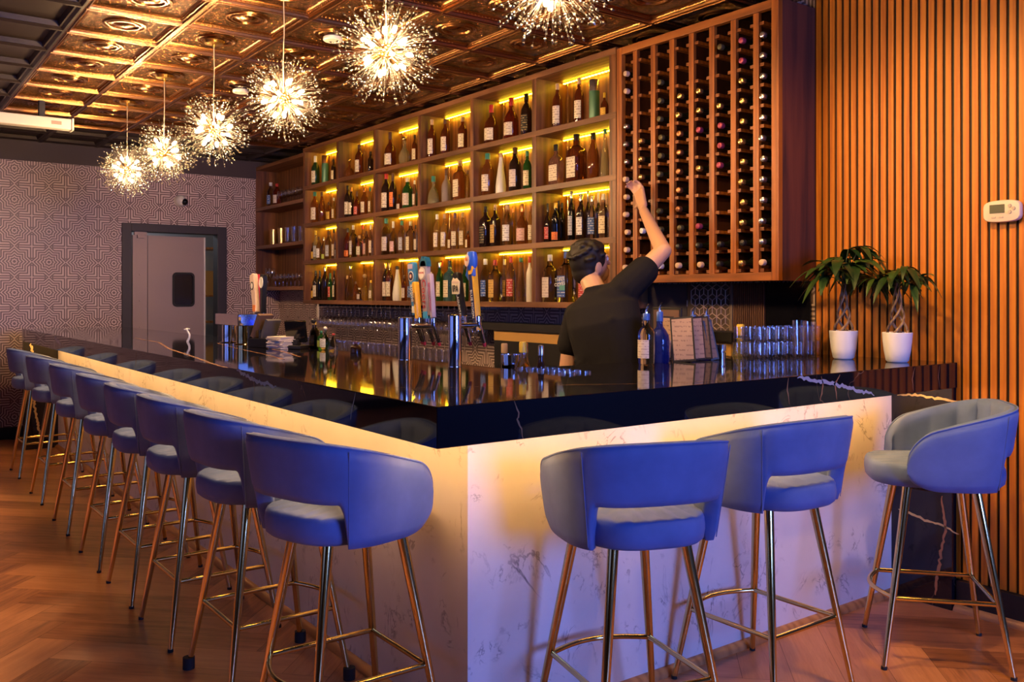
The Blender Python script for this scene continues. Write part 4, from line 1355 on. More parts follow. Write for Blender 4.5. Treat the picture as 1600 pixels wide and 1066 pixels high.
for px, py, ty, gl, cp, r, lb, typ, ds in ((1010, 569, 490, 'clear', 'blue', .036, 'pale', 'std', 'clear frosted bottle with blue neck and pour spout beside the bartender'),
                                        (1031, 567, 487, 'blue', 'blue', .042, None, 'squat', 'cobalt blue bottle with pour spout in front of the menus')):
    q = at(px, py, Z=CT)
    dep = q.x * FX + q.y * FY
    H = (py - ty) * dep / F
    o = bottle('pour_bottle', q.x, q.y, CT + .0005, r, H, typ, gl, lb, cp); pourer(o, H); tag(o, ds, 'bottle')
for i, px in enumerate((1083, 1104)):
    q = at(px, 482, X=-2.835)
    o = bottle('pour_bottle', q.x, q.y, CT + .0005, .036, q.z - CT - .03, 'squat', 'blue', None, 'blue'); pourer(o, q.z - CT - .03)
    tag(o, ('dark blue bottle with pour spout behind the menus, nearer the bartender', 'dark blue bottle with pour spout behind the menus, nearer the stacked glasses')[i], 'bottle')
q = at(1157, 507, X=-2.90)
o = bottle('pour_bottle', q.x + .0, q.y, .8205, .045, q.z - .82, 'std', 'palegold', None, 'yellow'); tag(o, 'pale oil bottle with yellow cap behind the stacked glasses', 'bottle')
q = at(1126, 561, Z=CT)
o = MB().lathe([(1e-6, 0), (.022, 0), (.024, .03), (.017, .034), (.024, .038), (.024, .066), (1e-6, .066)], 18).build('jigger', M['chrome']); o.location = (q.x, q.y, CT + .0005); tag(o, 'small chrome measuring cup between menus and stacked glasses', 'jigger')

cover = plain('menu_cover', (.016, .013, .014), .45)
pg = label_mat('menu_page', (.40, .26, .19), (.20, .12, .10))
pg2 = label_mat('menu_page_dark', (.13, .075, .055), (.06, .035, .03))
MEN = [(1036, 562, 30, 'tan-paged menu card propped open behind the blue bottle', pg, .080, .194, -3, 2), (1069, 566, 36, 'tan-paged menu card standing foremost of the menu group', pg, .100, .196, -9, -5), (1092, 564, 84, 'menu card seen edge-on in the middle of the menu group', pg, .085, .194, -4, -3),
       (1104, 563, 40, 'dark-paged menu card standing beside the edge-on menu', pg2, .056, .194, -4, -6), (1118, 563, 66, 'narrow menu card at the stacked-glass end of the menu group', pg2, .040, .180, -7, -10)]
for i, (px, py, yaw, lb, pm, wd, h, tl, rl) in enumerate(MEN):
    q = at(px, py, Z=CT)
    e = empty('menu', (q.x, q.y, CT + .0008), R(yaw), label=lb, cat='menu', group='menus standing on the bar')
    T = Matrix.Rotation(R(rl), 4, 'Y') @ Matrix.Rotation(R(tl), 4, 'X')
    mb = MB().obox(T @ Matrix.Translation((0, .004, h / 2 + .002)), wd / 2, .0035, h / 2)
    mb.build('cover', cover, e, False)
    o = MB().obox(T @ Matrix.Translation((0, -.0002, h / 2 + .002)), wd / 2 - .007, .0009, h / 2 - .008).build('page', pm, e, False)
    set_uv(o, lambda co, n: (co.x / .13 + .5, co.z * 7))
q0, q1 = at(1019, 480, Y=3.55), at(1064, 480, Y=3.55)
fb = empty('framed_board', ((q0.x + q1.x) / 2, 3.55, .822), label='black-framed brown board standing behind the menus', cat='board')
hw = (q1.x - q0.x) / 2
MB().box(-hw, hw, 0, .012, 0, q0.z - .822).build('board_frame', M['black'], fb, False, bevel=.003)
MB().box(-hw + .012, hw - .012, -.002, .002, .02, q0.z - .822 - .014).build('board_face', plain('board_brown', (.16, .085, .065), .5), fb, False)

# ledge behind the bartender
lg = empty('back_ledge', (0, 0, 0), label='pale wooden ledge with black top on the back counter behind the bartender', cat='ledge')
lxa, lxb = at(772, 525, Y=3.70).x, at(1142, 540, Y=3.70).x
MB().box(lxa, lxb, 3.702, 3.86, .8205, 1.045).build('base_board', M['black'], lg, False)
MB().box(lxa, lxb, 3.70, 3.86, 1.045, 1.118).build('front_board', plain('ledge_wood', (.56, .31, .085), .5), lg, False)
MB().box(lxa - .5, lxb + .02, 3.68, 3.865, 1.118, 1.168).build('top_board', M['black'], lg, False)

# ------------------------------------------------------------------ clutter on the bartender's station
zs_ = .865
yst = YC + CDEP + .09
def station(px, ty, fn):
    q = at(px, ty, Y=yst)
    return q
q = at(798, 554, Y=yst)
o = MB().lathe([(1e-6, 0), (.030, 0), (.042, q.z - zs_ - .002), (.042, q.z - zs_), (.040, q.z - zs_), (.028, .005), (1e-6, .005)], 22).build('shaker_tin', M['chrome']); o.location = (q.x, yst, zs_); tag(o, 'chrome shaker tin on the bartender station', 'shaker')
q = at(782, 537, Y=yst)
o = bottle('mixer_bottle', q.x, yst + .02, zs_, .030, q.z - zs_, 'slim', 'clear', None, 'cork'); tag(o, 'slim clear bottle with cork beside the chrome shaker tin', 'bottle')
q = at(814, 536, Y=yst)
o = bottle('mixer_bottle', q.x, yst + .02, zs_, .030, q.z - zs_, 'slim', 'honey', None, 'gold'); tag(o, 'slim golden bottle on the bartender station right of the shaker tin', 'bottle')
q = at(823, 534, Y=yst)
o = bottle('mixer_bottle', q.x, yst - .02, zs_, .034, q.z - zs_, 'std', 'clear', 'pale', 'yellow'); tag(o, 'clear bottle with yellow cap on the bartender station', 'bottle')
q = at(836, 540, Y=yst)
o = bottle('mixer_bottle', q.x, yst + .03, zs_, .026, q.z - zs_, 'slim', 'dark', None, 'silver'); tag(o, 'slim dark bottle on the bartender station beside the small glasses', 'bottle')
for i in range(5):
    for j in range(2):
        for t in range(3):
            q = at(846 + i * 17, 560, Y=yst + .035)
            x = q.x
            put('rocks_glass', ROCK, (x + j * .0, yst - .05 + j * .075, zs_ + t * .0715), 'clear rocks glass in the stack on the bartender station', 'glass', 'rocks glasses stacked on the bartender station')
for i, (px, ds) in enumerate(((842, 'farther from'), (858, 'in the middle beside'), (873, 'right against'))):
    q = at(px, 519, Y=3.64)
    put('coupe_glass', [(r * 1.05, z * .72) for r, z in WINE], (q.x, 3.64, 1.1682), 'stemmed glass upside down on the wooden ledge, %s the bartender' % ds, 'wine glass', 'stemmed glasses on the ledge') if False else None

# bottles and condiments at the inner edge of the long bar
BT_ = [(490, 545, 498, 'bulb', 'clear', None, 'black', .032, 'clear angular cruet with black spout'),
       (504, 544, 502, 'std', 'black', 'yellow', 'yellow', .025, 'black sauce bottle with yellow spout cap'),
       (513, 545, 517, 'sq', 'green', 'lime', 'green', .019, 'small green and yellow sauce bottle'),
       (518, 543, 513, 'std', 'clear', 'pale', 'cork', .021, 'small clear bottle with cork stopper'),
       (527, 546, 510, 'bulb', 'clear', 'white', 'white', .034, 'clear ribbed decanter with white neck'),
       (540, 547, 521, 'cone', 'clear', None, 'red', .024, 'clear bottle with red cap'),
       (556, 552, 534, 'squat', 'dark', None, 'purple', .028, 'dark bottle with purple foil top')]
for px, by, ty, typ, gl, lb, cp, r, ds in BT_:
    q = at(px, by, Z=CT)
    dep = q.x * FX + q.y * FY
    o = bottle('bar_bottle', q.x, min(q.y, YC + CDEP - r - .005), CT + .0005, r, (by - ty) * dep / F, typ, gl, lb, cp)
    tag(o, ds + ' on the long bar between the beer towers', 'bottle', 'small bottles on the long bar')

# napkin holders near the far beer tower
q = at(442, 545, Z=CT)
nk = empty('napkin_stack', (q.x, q.y, CT + .0005), R(20), label='stack of white paper napkins on the long bar by the far beer tower', cat='napkins')
mb = MB(); rr_ = random.Random(2)
for k in range(9):
    mb.obox(Matrix.Translation((rr_.uniform(-.006, .006), rr_.uniform(-.006, .006), .004 + k * .0075)) @ Matrix.Rotation(rr_.uniform(-.2, .2), 4, 'Z'), .062, .062, .003)
mb.build('napkins', M['paper'], nk, False)
q = at(420, 543, Z=CT)
cd = empty('bar_caddy', (q.x - .03, q.y, CT + .0005), R(20), label='black bar caddy with straws and coasters beside the far beer tower', cat='caddy')
mb = MB().box(-.09, .09, -.06, .06, 0, .05).box(-.09, -.082, -.06, .06, .05, .12).box(.0, .008, -.06, .06, .05, .10)
mb.build('tray', M['black'], cd, False, bevel=.003)
MB().obox(Matrix.Translation((-.04, 0, .12)) @ Matrix.Rotation(R(25), 4, 'Y'), .012, .05, .07).build('coaster_pack', plain('coaster_brown', (.15, .085, .06), .6), cd, False)
MB().obox(Matrix.Translation((.03, 0, .10)) @ Matrix.Rotation(R(25), 4, 'Y'), .010, .05, .06).build('coaster_pack', plain('coaster_grey', (.10, .09, .10), .6), cd, False)
q = at(468, 545, Z=CT)
pk = empty('order_screen', (q.x, q.y - .02, CT + .0005), R(35), label='black box-shaped order terminal on the long bar beside the napkins', cat='terminal')
MB().box(-.058, .058, -.05, .05, 0, .02).box(-.02, .02, -.02, .02, .02, .05).build('stand', M['black'], pk, False, bevel=.004)
MB().obox(Matrix.Translation((0, 0, .095)) @ Matrix.Rotation(R(12), 4, 'X'), .062, .012, .06).build('screen_case', M['blackgloss'], pk, False, bevel=.004)
q = at(293, 534, Z=CT)
wt = empty('bar_spout', (q.x, q.y, CT), label='small curved white spout standing on the far end of the bar', cat='spout')
z_ = q.x * FX + q.y * FY
MB().tube([(0, 0, 0), (.010, .008, .025), (.011, .009, .045), (.003, .0, .066), (-.002, -.004, .078)], [.008, .007, .007, .006, .006], 10).build('spout_pipe', M['white'], wt)
MB().tube([(-.022, -.014, .076), (-.002, -.004, .079), (.014, .009, .081)], [.004, .006, .003], 8).build('spout_head', M['white'], wt)

# ------------------------------------------------------------------ beer towers
HM = {'blue': plain('handle_blue', (.05, .22, .55), .35), 'navy': plain('handle_navy', (.012, .02, .10), .35), 'royal': plain('handle_royal', (.03, .12, .62), .35),
      'yellow': plain('handle_yellow', (.80, .42, .03), .35), 'grey': plain('handle_silver', (.45, .40, .52), .3, .3), 'black': plain('handle_black', (.012, .012, .014), .3),
      'cream': plain('handle_cream', (.76, .66, .52), .4), 'red': plain('handle_red', (.50, .03, .05), .4), 'pink': plain('handle_pink', (.62, .08, .30), .4), 'white': plain('handle_white', (.78, .76, .76), .35),
      'lilac': plain('handle_lilac', (.50, .42, .62), .4), 'ink': plain('handle_ink', (.01, .01, .012), .5), 'mountain': plain('handle_teal', (.015, .12, .22), .35), 'orange': plain('handle_orange', (.80, .24, .05), .4),
      'sky': plain('handle_sky', (.06, .40, .80), .35), 'pale': plain('handle_pale', (.66, .50, .46), .5)}


def board(name, b, t, w0, w1, th, m, parent, o_, rnd=0.25):
    """tapering paddle from b (bottom) to t (top) lying in a plane of constant Y, relative to o_"""
    b, t = Vector(b) - o_, Vector(t) - o_
    d = t - b; L = d.length; d.normalize()
    s = Vector((d.z, 0, -d.x))
    prof = []
    for f_, wd in ((0, w0 * .8), (.02, w0), (.5, w0 + (w1 - w0) * .5), (.90, w1), (.965, w1 * .92), (1.0, w1 * .62)):
        prof.append((f_, wd))
    mb = MB()
    rings = []
    for f_, wd in prof:
        c_ = b + d * (L * f_)
        hx, hy = wd / 2, th / 2
        rings.append([c_ + s * x + Vector((0, y, 0)) for x, y in ((-hx, -hy * .7), (-hx * .8, -hy), (hx * .8, -hy), (hx, -hy * .7), (hx, hy * .7), (hx * .8, hy), (-hx * .8, hy), (-hx, hy * .7))])
    mb.loft(rings)
    return mb.build(name, m, parent, True, 30), b, t, d, s


def lettering(body, b, t, d, s, f_, size, m, parent, th, sx=1.0, name='lettering', off=0):
    c_ = b + (t - b) * f_ + s * off + Vector((0, -th / 2 - .0012, 0))
    return text(name, body, frame(c_, -d, s), size, m, parent, .0004, 'CENTER', sx)


def faucet(parent, o_, base, hb):
    """tap body from the column to the handle foot"""
    p0 = Vector(base) - o_; p1 = Vector(hb) - o_
    k = Vector((p1.x, p1.y, p0.z))
    MB().tube([p0, k], .011, 12).build('shank', M['chrome'], parent)
    f_ = MB().tube([k + Vector((0, 0, .025)), k, k + Vector((0, .012, -.02)), k + Vector((0, .03, -.075))], [.013, .014, .011, .008], 12).build('faucet', M['chrome'], parent)
    MB().lathe([(.009, 0), (.013, .004), (.013, .014), (.009, .018)], 14, 0, k + Vector((0, 0, .022))).build('collar', M['chrome'], f_)
    MB().tube([k + Vector((0, 0, .03)), p1], [.006, .008], 10).build('lever', M['chrome'], f_)
    MB().tube([k + Vector((0, .03, -.075)), k + Vector((0, .034, -.09))], [.009, .007], 10).build('nozzle_cap', HM['red'], f_)


def column(px, py, ty, label):
    q = at(px, py, Z=CT)
    dep = q.x * FX + q.y * FY
    H = (py - ty) * dep / F
    e = empty('beer_tower', (q.x, q.y, CT), label=label, cat='beer tower', group='beer towers on the bar')
    r = 10.5 * dep / F
    MB().lathe([(r * 1.02, 0), (r * 1.02, .003), (r, .004), (r, H - .004), (r * 1.03, H - .003), (r * 1.03, H), (r * .95, H + .003), (1e-6, H + .004)], 32).build('column', M['chrome'], e)
    MB().lathe([(r + .001, H * .70), (r + .001, H * .705)], 32).build('seam_ring', M['steel'], e)
    return e, q, H, r


YH = 2.135
t1, q1_, H1, r1 = column(633, 562, 497, 'chrome column beer tower with blue, orange and silver tap handles')
o1 = Vector((q1_.x, q1_.y, CT))
def hp(px, py): return at(px, py, Y=YH)
for (bx, by, tx, ty, w0, w1, m, kind) in ((651, 492, 644, 411, .040, .062, 'blue', 'A'), (661, 498, 656, 441, .020, .026, 'yellow', 'O'), (668, 494, 664, 408, .044, .060, 'grey', 'C'), (677, 496, 672, 428, .020, .030, 'lilac', 'R')):
    hb, ht = hp(bx, by), hp(tx, ty)
    th = .026 if kind != 'R' else .022
    off = {'A': 0, 'O': -.024, 'C': -.0, 'R': .0}[kind]
    hb.y += off; ht.y += off
    h, b, t, d, s = board('tap_handle', hb, ht, w0, w1, th, HM[m], t1, o1)
    h['label'] = {'A': 'blue and white tap handle', 'O': 'narrow orange-yellow tap handle', 'C': 'silver tap handle with red lettering and mountain crest', 'R': 'lilac tap handle with pink lettering'}[kind]
    zf = CT + H1 * .80
    faucet(t1, o1, (q1_.x, q1_.y, zf), hb + Vector((0, 0, -.002)))
    fr_ = Vector((0, -th / 2 - .0006, 0)) + Vector((0, (b + o1).y - o1.y - b.y, 0))
    if kind == 'A':
        lettering('apple', b, t, d, s, .42, .040, HM['white'], h, th)
        for rr_, mm, dy in ((.024, 'white', .0010), (.020, 'navy', .0018), (.010, 'orange', .0026), (.006, 'white', .0034)):
            MB().lathe([(rr_, 0), (rr_, dy), (1e-6, dy)], 22, 0, b + (t - b) * .74 + Vector((0, -th / 2, 0)), Matrix.Rotation(pi / 2, 4, 'X')).build('badge', HM[mm], h)
        MB().obox(Matrix.Translation(b + (t - b) * .10 + Vector((0, -th / 2, 0))), .016, .0012, .016).build('badge', HM['white'], h, False)
        MB().obox(Matrix.Translation(b + (t - b) * .93 + Vector((0, -th / 2, 0))), .022, .0010, .011).build('badge', HM['lilac'], h, False)
    if kind == 'O':
        lettering('Original', b, t, d, s, .55, .017, HM['navy'], h, th)
    if kind == 'C':
        lettering('Coors', b, t, d, s, .40, .050, HM['red'], h, th, 1.05)
        for rr_, mm, dy in ((.029, 'white', .0012), (.026, 'pale', .0020), (.023, 'white', .0026)):
            MB().lathe([(rr_, 0), (rr_, dy), (1e-6, dy)], 24, 0, b + (t - b) * .77 + Vector((-.012, -th / 2, 0)), Matrix.Rotation(pi / 2, 4, 'X')).build('badge', HM[mm], h)
        text('lettering', 'COORS', frame(b + (t - b) * .785 + Vector((-.012, -th / 2 - .0032, 0)), (1, 0, 0), (0, 0, 1)), .013, HM['red'], h, .0003)
        cr = b + (t - b) * .95
        MB().prism([(-.034, -.012), (.034, -.012), (.030, .010), (.016, .030), (.004, .022), (-.010, .034), (-.026, .014)], -.013, .013, 0, Matrix.Translation(cr) @ Matrix.Rotation(pi / 2, 4, 'X')).build('crest', HM['mountain'], h, False)
        MB().obox(Matrix.Translation(b + (t - b) * .02), .018, .014, .016).build('foot', HM['sky'], h, False)
    if kind == 'R':
        lettering('REVOLUTION', b, t, d, s, .48, .023, HM['pink'], h, th, .9)

t2, q2_, H2, r2 = column(711, 573, 493, 'chrome column beer tower with black paddle and blue-and-yellow tap handles')
o2 = Vector((q2_.x, q2_.y, CT))
YH = 2.10
hb, ht = hp(725, 500), hp(713.5, 427)
zf = CT + H2 * .80
# black paddle
h, b, t, d, s = board('tap_handle', hb, ht, .020, .050, .026, HM['black'], t2, o2)
h['label'] = 'black paddle tap handle with cream plate'
faucet(t2, o2, (q2_.x, q2_.y, zf), hb)
mb = MB()
pl = b + (t - b) * .70 + Vector((0, -.014, 0))
MB().prism([(-.028, -.030), (.028, -.030), (.031, .012), (.031, .024), (.018, .030), (.008, .038), (-.010, .034), (-.020, .040), (-.031, .024), (-.031, .012)], 0, .003, 0, Matrix.Translation(pl) @ Matrix.Rotation(pi / 2, 4, 'X')).build('plate', HM['cream'], h, False)
text('lettering', 'IPA', frame(pl + Vector((0, -.0045, -.008)), (1, 0, 0), (0, 0, 1)), .042, HM['ink'], h, .0006, 'CENTER', .78)
MB().obox(Matrix.Translation(pl + Vector((0, -.0034, .021))), .026, .0006, .004).build('ink_band', HM['pale'], h, False)
text('lettering', 'LAGUNITAS', frame(b + (t - b) * .30 + Vector((0, -.0145, 0)), -d, s), .019, HM['white'], h, .0004)
# blue and yellow handle
hb, ht = hp(747, 517), hp(736, 395)
h, b, t, d, s = board('tap_handle', hb, ht, .024, .040, .028, HM['yellow'], t2, o2)
h['label'] = 'tall yellow tap handle with navy stripe and blue moon crest'
faucet(t2, o2, (q2_.x, q2_.y, zf), hb)
L_ = (t - b).length
TB = frame((b + t) / 2 + Vector((0, -.0148, 0)), s, d)
MB().box(-.010, .010, -L_ * .50, L_ * .22, -.0006, .0012).build('stripe', HM['navy'], h, False).matrix_local = TB
lettering('BLUE MOON', b, t, d, s, .34, .020, HM['white'], h, .034, 1.05)
hd = b + (t - b) * .88
MB().lathe([(.004, -.040), (.022, -.034), (.028, -.010), (.029, .02), (.022, .042), (1e-6, .046)], 20, 0, hd, None, 2, .75).build('crest', HM['royal'], h)
MB().lathe([(.017, 0), (.017, .002), (1e-6, .003)], 20, 0, hd + Vector((-.006, -.021, .006)), Matrix.Rotation(pi / 2, 4, 'X') @ Matrix.Diagonal((1, 1.5, 1, 1))).build('crest_picture', HM['pale'], h)
MB().lathe([(.008, 0), (.008, .002), (1e-6, .003)], 14, 0, hd + Vector((-.006, -.024, .012)), Matrix.Rotation(pi / 2, 4, 'X')).build('crest_moon', HM['orange'], h)
for k in (-1, 1): MB().tube([hd + Vector((.018 * k, -.004, -.03)), hd + Vector((.022 * k, -.006, -.055)), hd + Vector((.014 * k, -.006, -.075))], [.008, .010, .003], 8).build('scroll', HM['royal'], h)

# far box-shaped tower
q = at(384, 538, Z=CT)
e = empty('beer_tower', (q.x, q.y, CT), label='box-topped chrome beer tower on two columns near the far end of the bar', cat='beer tower', group='beer towers on the bar')
o3 = Vector((q.x, q.y, CT))
dep = q.x * FX + q.y * FY
zb0, zb1 = (538 - 509) * dep / F, (538 - 491) * dep / F
MB().box(-.36, .05, -.065, .065, zb0, zb1).build('beam', M['chrome'], e, False, bevel=.003)
for x in (-.02, -.27): MB().lathe([(.066, 0), (.064, .004), (.050, .006), (.050, zb0)], 28, 0, (x, 0, 0)).build('column', M['gold'] if x > -.1 else M['chrome'], e)
YH = q.y + .15
for i, (bx, by, tx, ty, w0, w1, m, nm) in enumerate(((392, 489, 387, 429, .034, .040, 'red', 'dark red and white tap handle'), (401, 489, 396, 429, .050, .082, 'pale', 'broad cream and pink tap handle'), (411, 492, 412, 429, .022, .062, 'black', 'black round-topped tap handle'))):
    hb, ht = hp(bx, by), hp(tx, ty)
    if i == 0: hb.y += .06; ht.y += .06
    h, b, t, d, s = board('tap_handle', hb, ht, w0, w1, .03, HM[m], e, o3)
    h['label'] = nm
    faucet(e, o3, (q.x - .1 + .05 * i, q.y + .05, CT + (zb0 + zb1) / 2), hb)
    if i == 1:
        MB().lathe([(.026, 0), (.026, .002), (1e-6, .002)], 20, 0, b + (t - b) * .70 + Vector((0, -.015, 0)), Matrix.Rotation(pi / 2, 4, 'X')).build('badge', HM['ink'], h)
        MB().lathe([(.018, 0), (.018, .003), (1e-6, .003)], 20, 0, b + (t - b) * .70 + Vector((0, -.015, 0)), Matrix.Rotation(pi / 2, 4, 'X')).build('badge', HM['white'], h)
        MB().obox(Matrix.Translation(b + (t - b) * .12 + Vector((0, -.015, 0))), .022, .0015, .02).build('badge', HM['orange'], h, False)
    if i == 2:
        MB().lathe([(.034, 0), (.034, .0025), (.028, .0025), (.028, .001)], 24, 0, b + (t - b) * .80 + Vector((0, -.015, 0)), Matrix.Rotation(pi / 2, 4, 'X')).build('badge_ring', HM['white'], h)
    if i == 0:
        MB().obox(Matrix.Translation(b + (t - b) * .25 + Vector((0, -.015, 0))), .014, .0015, .03).build('badge', HM['white'], h, False)

# ------------------------------------------------------------------ bar stools
def stool_parts(root):
    a, b, n = .25, .25, 3.0
    pm = R(116)
    def plan(phi, k, off=0.0):
        sx, cx_ = sin(phi), cos(phi)
        x = math.copysign(abs(sx) ** (2 / n), sx); y = -math.copysign(abs(cx_) ** (2 / n), cx_)
        L = hypot(x, y) or 1
        return (x * a - x / L * off) * k, (y * b - y / L * off) * k
    def flare(z): return .925 + .16 * max(0, (z - .655) / .3)
    def smooth(t): t = min(1, max(0, t)); return t * t * (3 - 2 * t)
    def top(phi):
        u = abs(phi)
        y = plan(phi, 1)[1]
        t = (y + b) / (.165 + b)
        z = .952 - .118 * t ** 1.15
        e = (y - .045) / (plan(pm, 1)[1] - .045)
        if e > 0: z -= .10 * (1 - sqrt(max(0, 1 - e * e)))
        return z
    def bot(phi):
        u = abs(phi)
        f0, f1 = R(41), R(49)
        if u <= f0: z = .782
        elif u >= f1: z = .655
        else:
            t = (u - f0) / (f1 - f0)
            z = .782 - .127 * (1 - (1 - t ** 2.2) ** (1 / 2.2))
        yy = plan(phi, 1)[1]
        e = (yy - .02) / (plan(pm, 1)[1] - .02)
        if e > 0: z += .055 * (1 - sqrt(max(0, 1 - e * e)))
        return z
    phis = []
    for k in range(121):
        phis.append(-pm + 2 * pm * k / 120)
    for q in (36, 37.5, 38.5, 39.5, 40.5, 41.5, 42.5, 43.5): phis += [R(q), -R(q)]
    phis = sorted(phis)
    NV = 9
    outer, inner = [], []
    for phi in phis:
        zb, zt = bot(phi), top(phi)
        ro, ri = [], []
        for j in range(NV + 1):
            t = j / NV
            z = zb + (zt - zb) * t
            edge = .006 * ((abs(2 * t - 1)) ** 8)
            x, y = plan(phi, flare(z), edge)
            ro.append((x, y, z))
            ch = abs(cos(phi * 7.2)) ** .55
            th = .052 - .018 * (1 - ch) * min(1, 4 * t) * min(1, 5 * (1 - t)) - edge * 1.5
            x, y = plan(phi, flare(z), th)
            ri.append((x, y, z))
        outer.append(ro); inner.append(ri)
    mb = MB()
    rings = []
    for ro, ri in zip(outer, inner):
        zt = ro[-1][2]
        mid_t = tuple((p + q) / 2 for p, q in zip(ro[-1], ri[-1]))
        mid_b = tuple((p + q) / 2 for p, q in zip(ro[0], ri[0]))
        rings.append(ro + [(mid_t[0], mid_t[1], mid_t[2] + .007)] + ri[::-1] + [(mid_b[0], mid_b[1], mid_b[2] - .004)])
    mb.loft(rings)
    back = mb.build('backrest', M['velvet'], root, True, 75)
    pp = [(p[-1][0] * .997, p[-1][1] * .997, p[-1][2] + .003) for p in outer]
    MB().tube(pp, .0032, 6).build('piping', M['velvet'], back)
    for sgn in (-1, 1):
        ph = sgn * R(51)
        pts = []
        for j in range(12):
            z = .665 + (top(ph) - .67) * j / 11
            x, y = plan(ph, flare(z)); pts.append((x * 1.002, y * 1.002, z))
        MB().tube(pts, .0016, 5).build('seam', M['velvet'], back)
    # seat
    sa, sb, sn = .190, .240, 3.0
    def se(t, k):
        cx_, cy_ = cos(t), sin(t)
        return sa * k * math.copysign(abs(cx_) ** (2 / sn), cx_), sb * k * math.copysign(abs(cy_) ** (2 / sn), cy_) + .004
    NA = 88
    rings = []
    for k, z in ((.86, .655), (.94, .658), (.985, .668), (1.0, .69), (1.0, .705), (.992, .722), (.972, .733)):
        rings.append([(*se(2 * pi * i / NA, k), z) for i in range(NA)])
    for k in (.94, .88, .80, .70, .58, .44, .28, .12):
        ring = []
        for i in range(NA):
            x, y = se(2 * pi * i / NA, k)
            g = (1 - abs(cos(pi * x / .047)) ** .45) * .015 * min(1, (1 - k) / .15)
            ring.append((x, y, .737 + .013 * (1 - k * k) - g))
        rings.append(ring)
    MB().loft(rings).build('seat', M['velvet'], root, True, 60)
    MB().lathe([(.15, .640), (.155, .644), (.155, .656), (.15, .657)], 24).build('swivel_plate', M['blackgloss'], root)
    # legs
    for sx in (-1, 1):
        for sy in (-1, 1):
            t_, b_ = Vector((sx * .118, sy * .118, .652)), Vector((sx * .215, sy * .215, .004))
            lg_ = MB().tube([t_, t_.lerp(b_, .5), b_], [.0165, .0135, .0095], 14).build('leg', M['gold'], root)
            MB().tube([b_ + Vector((0, 0, .008)), b_ + Vector((0, 0, -.0035))], [.0108, .0108], 12).build('foot_cap', M['rubber'], lg_)
    z = .25
    r_ = .118 + (.215 - .118) * (.652 - z) / .648 - .004
    c_ = [(r_, -r_), (-r_, -r_), (-r_, r_)]
    pts = [Vector((r_, r_, z))]
    pts += [Vector((r_, -r_, z)), Vector((-r_, -r_, z)), Vector((-r_, r_, z))]
    fr_ = MB()
    for p, q in zip(pts[:-1], pts[1:]): fr_.tube([p, q], .0085, 10)
    arc = [Vector((-r_ + 2 * r_ * k / 16, r_ + .055 * sin(pi * k / 16), z)) for k in range(17)]
    fr_.tube(arc, .0085, 10)
    for p in pts: fr_.ball(p, .0105, 8)
    fr_.build('footrest', M['gold'], root)


STOOLS = [
    # x, y, base heading, seat heading, label
    (-2.50, 1.22, 180, 16, 'blue velvet bar stool at the bar corner, first on the long side'),
    (-3.12, 1.21, 0, 4, 'blue velvet bar stool with bulky rubber feet, second along the long side from the corner'),
    (-3.745, 1.20, 0, 0, 'blue velvet bar stool, third along the long side from the corner'),
    (-4.336, 1.20, 0, -2, 'blue velvet bar stool, fourth along the long side from the corner'),
    (-4.965, 1.20, 0, 0, 'blue velvet bar stool, fifth along the long side from the corner'),
    (-5.80, 1.21, 0, 0, 'blue velvet bar stool, sixth along the long side from the corner'),
    (-6.72, 1.22, 0, 4, 'blue velvet bar stool, seventh along the long side from the corner'),
    (-7.75, 1.23, 0, 0, 'blue velvet bar stool against the patterned wall end, last on the long side'),
    (-1.96, 1.88, 76, 70, 'bright blue velvet bar stool nearest the corner on the short side of the bar'),
    (-2.01, 2.57, 90, 87, 'blue velvet bar stool in the middle of the short side of the bar'),
    (-1.805, 3.33, 131, 131, 'blue velvet bar stool turned sideways by the slatted wall, ribbed lining showing'),
]
st0 = None
for i, (x, y, bh, shd, lb) in enumerate(STOOLS):
    if st0 is None:
        st0 = e = empty('bar_stool')
        stool_parts(e)
        KIDS[e.name] = list(e.children)
        for k in e.children: KIDS[k.name] = list(k.children)
    else:
        e = copy_tree(st0)
    e.location = (x, y, 0)
    e.rotation_euler = (0, 0, R(bh))
    tag(e, lb, 'bar stool', 'blue bar stools along the bar')
    for k in e.children:
        if k.name.split('.')[0] in ('backrest', 'seat'): k.rotation_euler = (0, 0, R(shd - bh))
    if i == 1:
        for k in e.children:
            if k.name.startswith('leg'):
                for f_ in k.children:
                    bm_ = f_.data.copy(); f_.data = bm_
                    co = Vector((0, 0, 0))
                    for v in bm_.vertices: co += v.co
                    co /= len(bm_.vertices)
                    for v in bm_.vertices: v.co = Vector((co.x + (v.co.x - co.x) * 2.0, co.y + (v.co.y - co.y) * 2.0, v.co.z * (3.5 if v.co.z > .005 else 1)))

# ------------------------------------------------------------------ globe pendants
crystal, nt, b = mat('crystal')
setp(b, Base_Color=(.060, .052, .042), Roughness=.25, IOR=1.5)
wirem = plain('silver_wire', (.030, .024, .017), .5, 0)


def fib(n, k, tw=0.0):
    z = 1 - 2 * (k + .5) / n
    r = sqrt(1 - z * z); a = k * 2.399963 + tw
    return Vector((r * cos(a), r * sin(a), z))


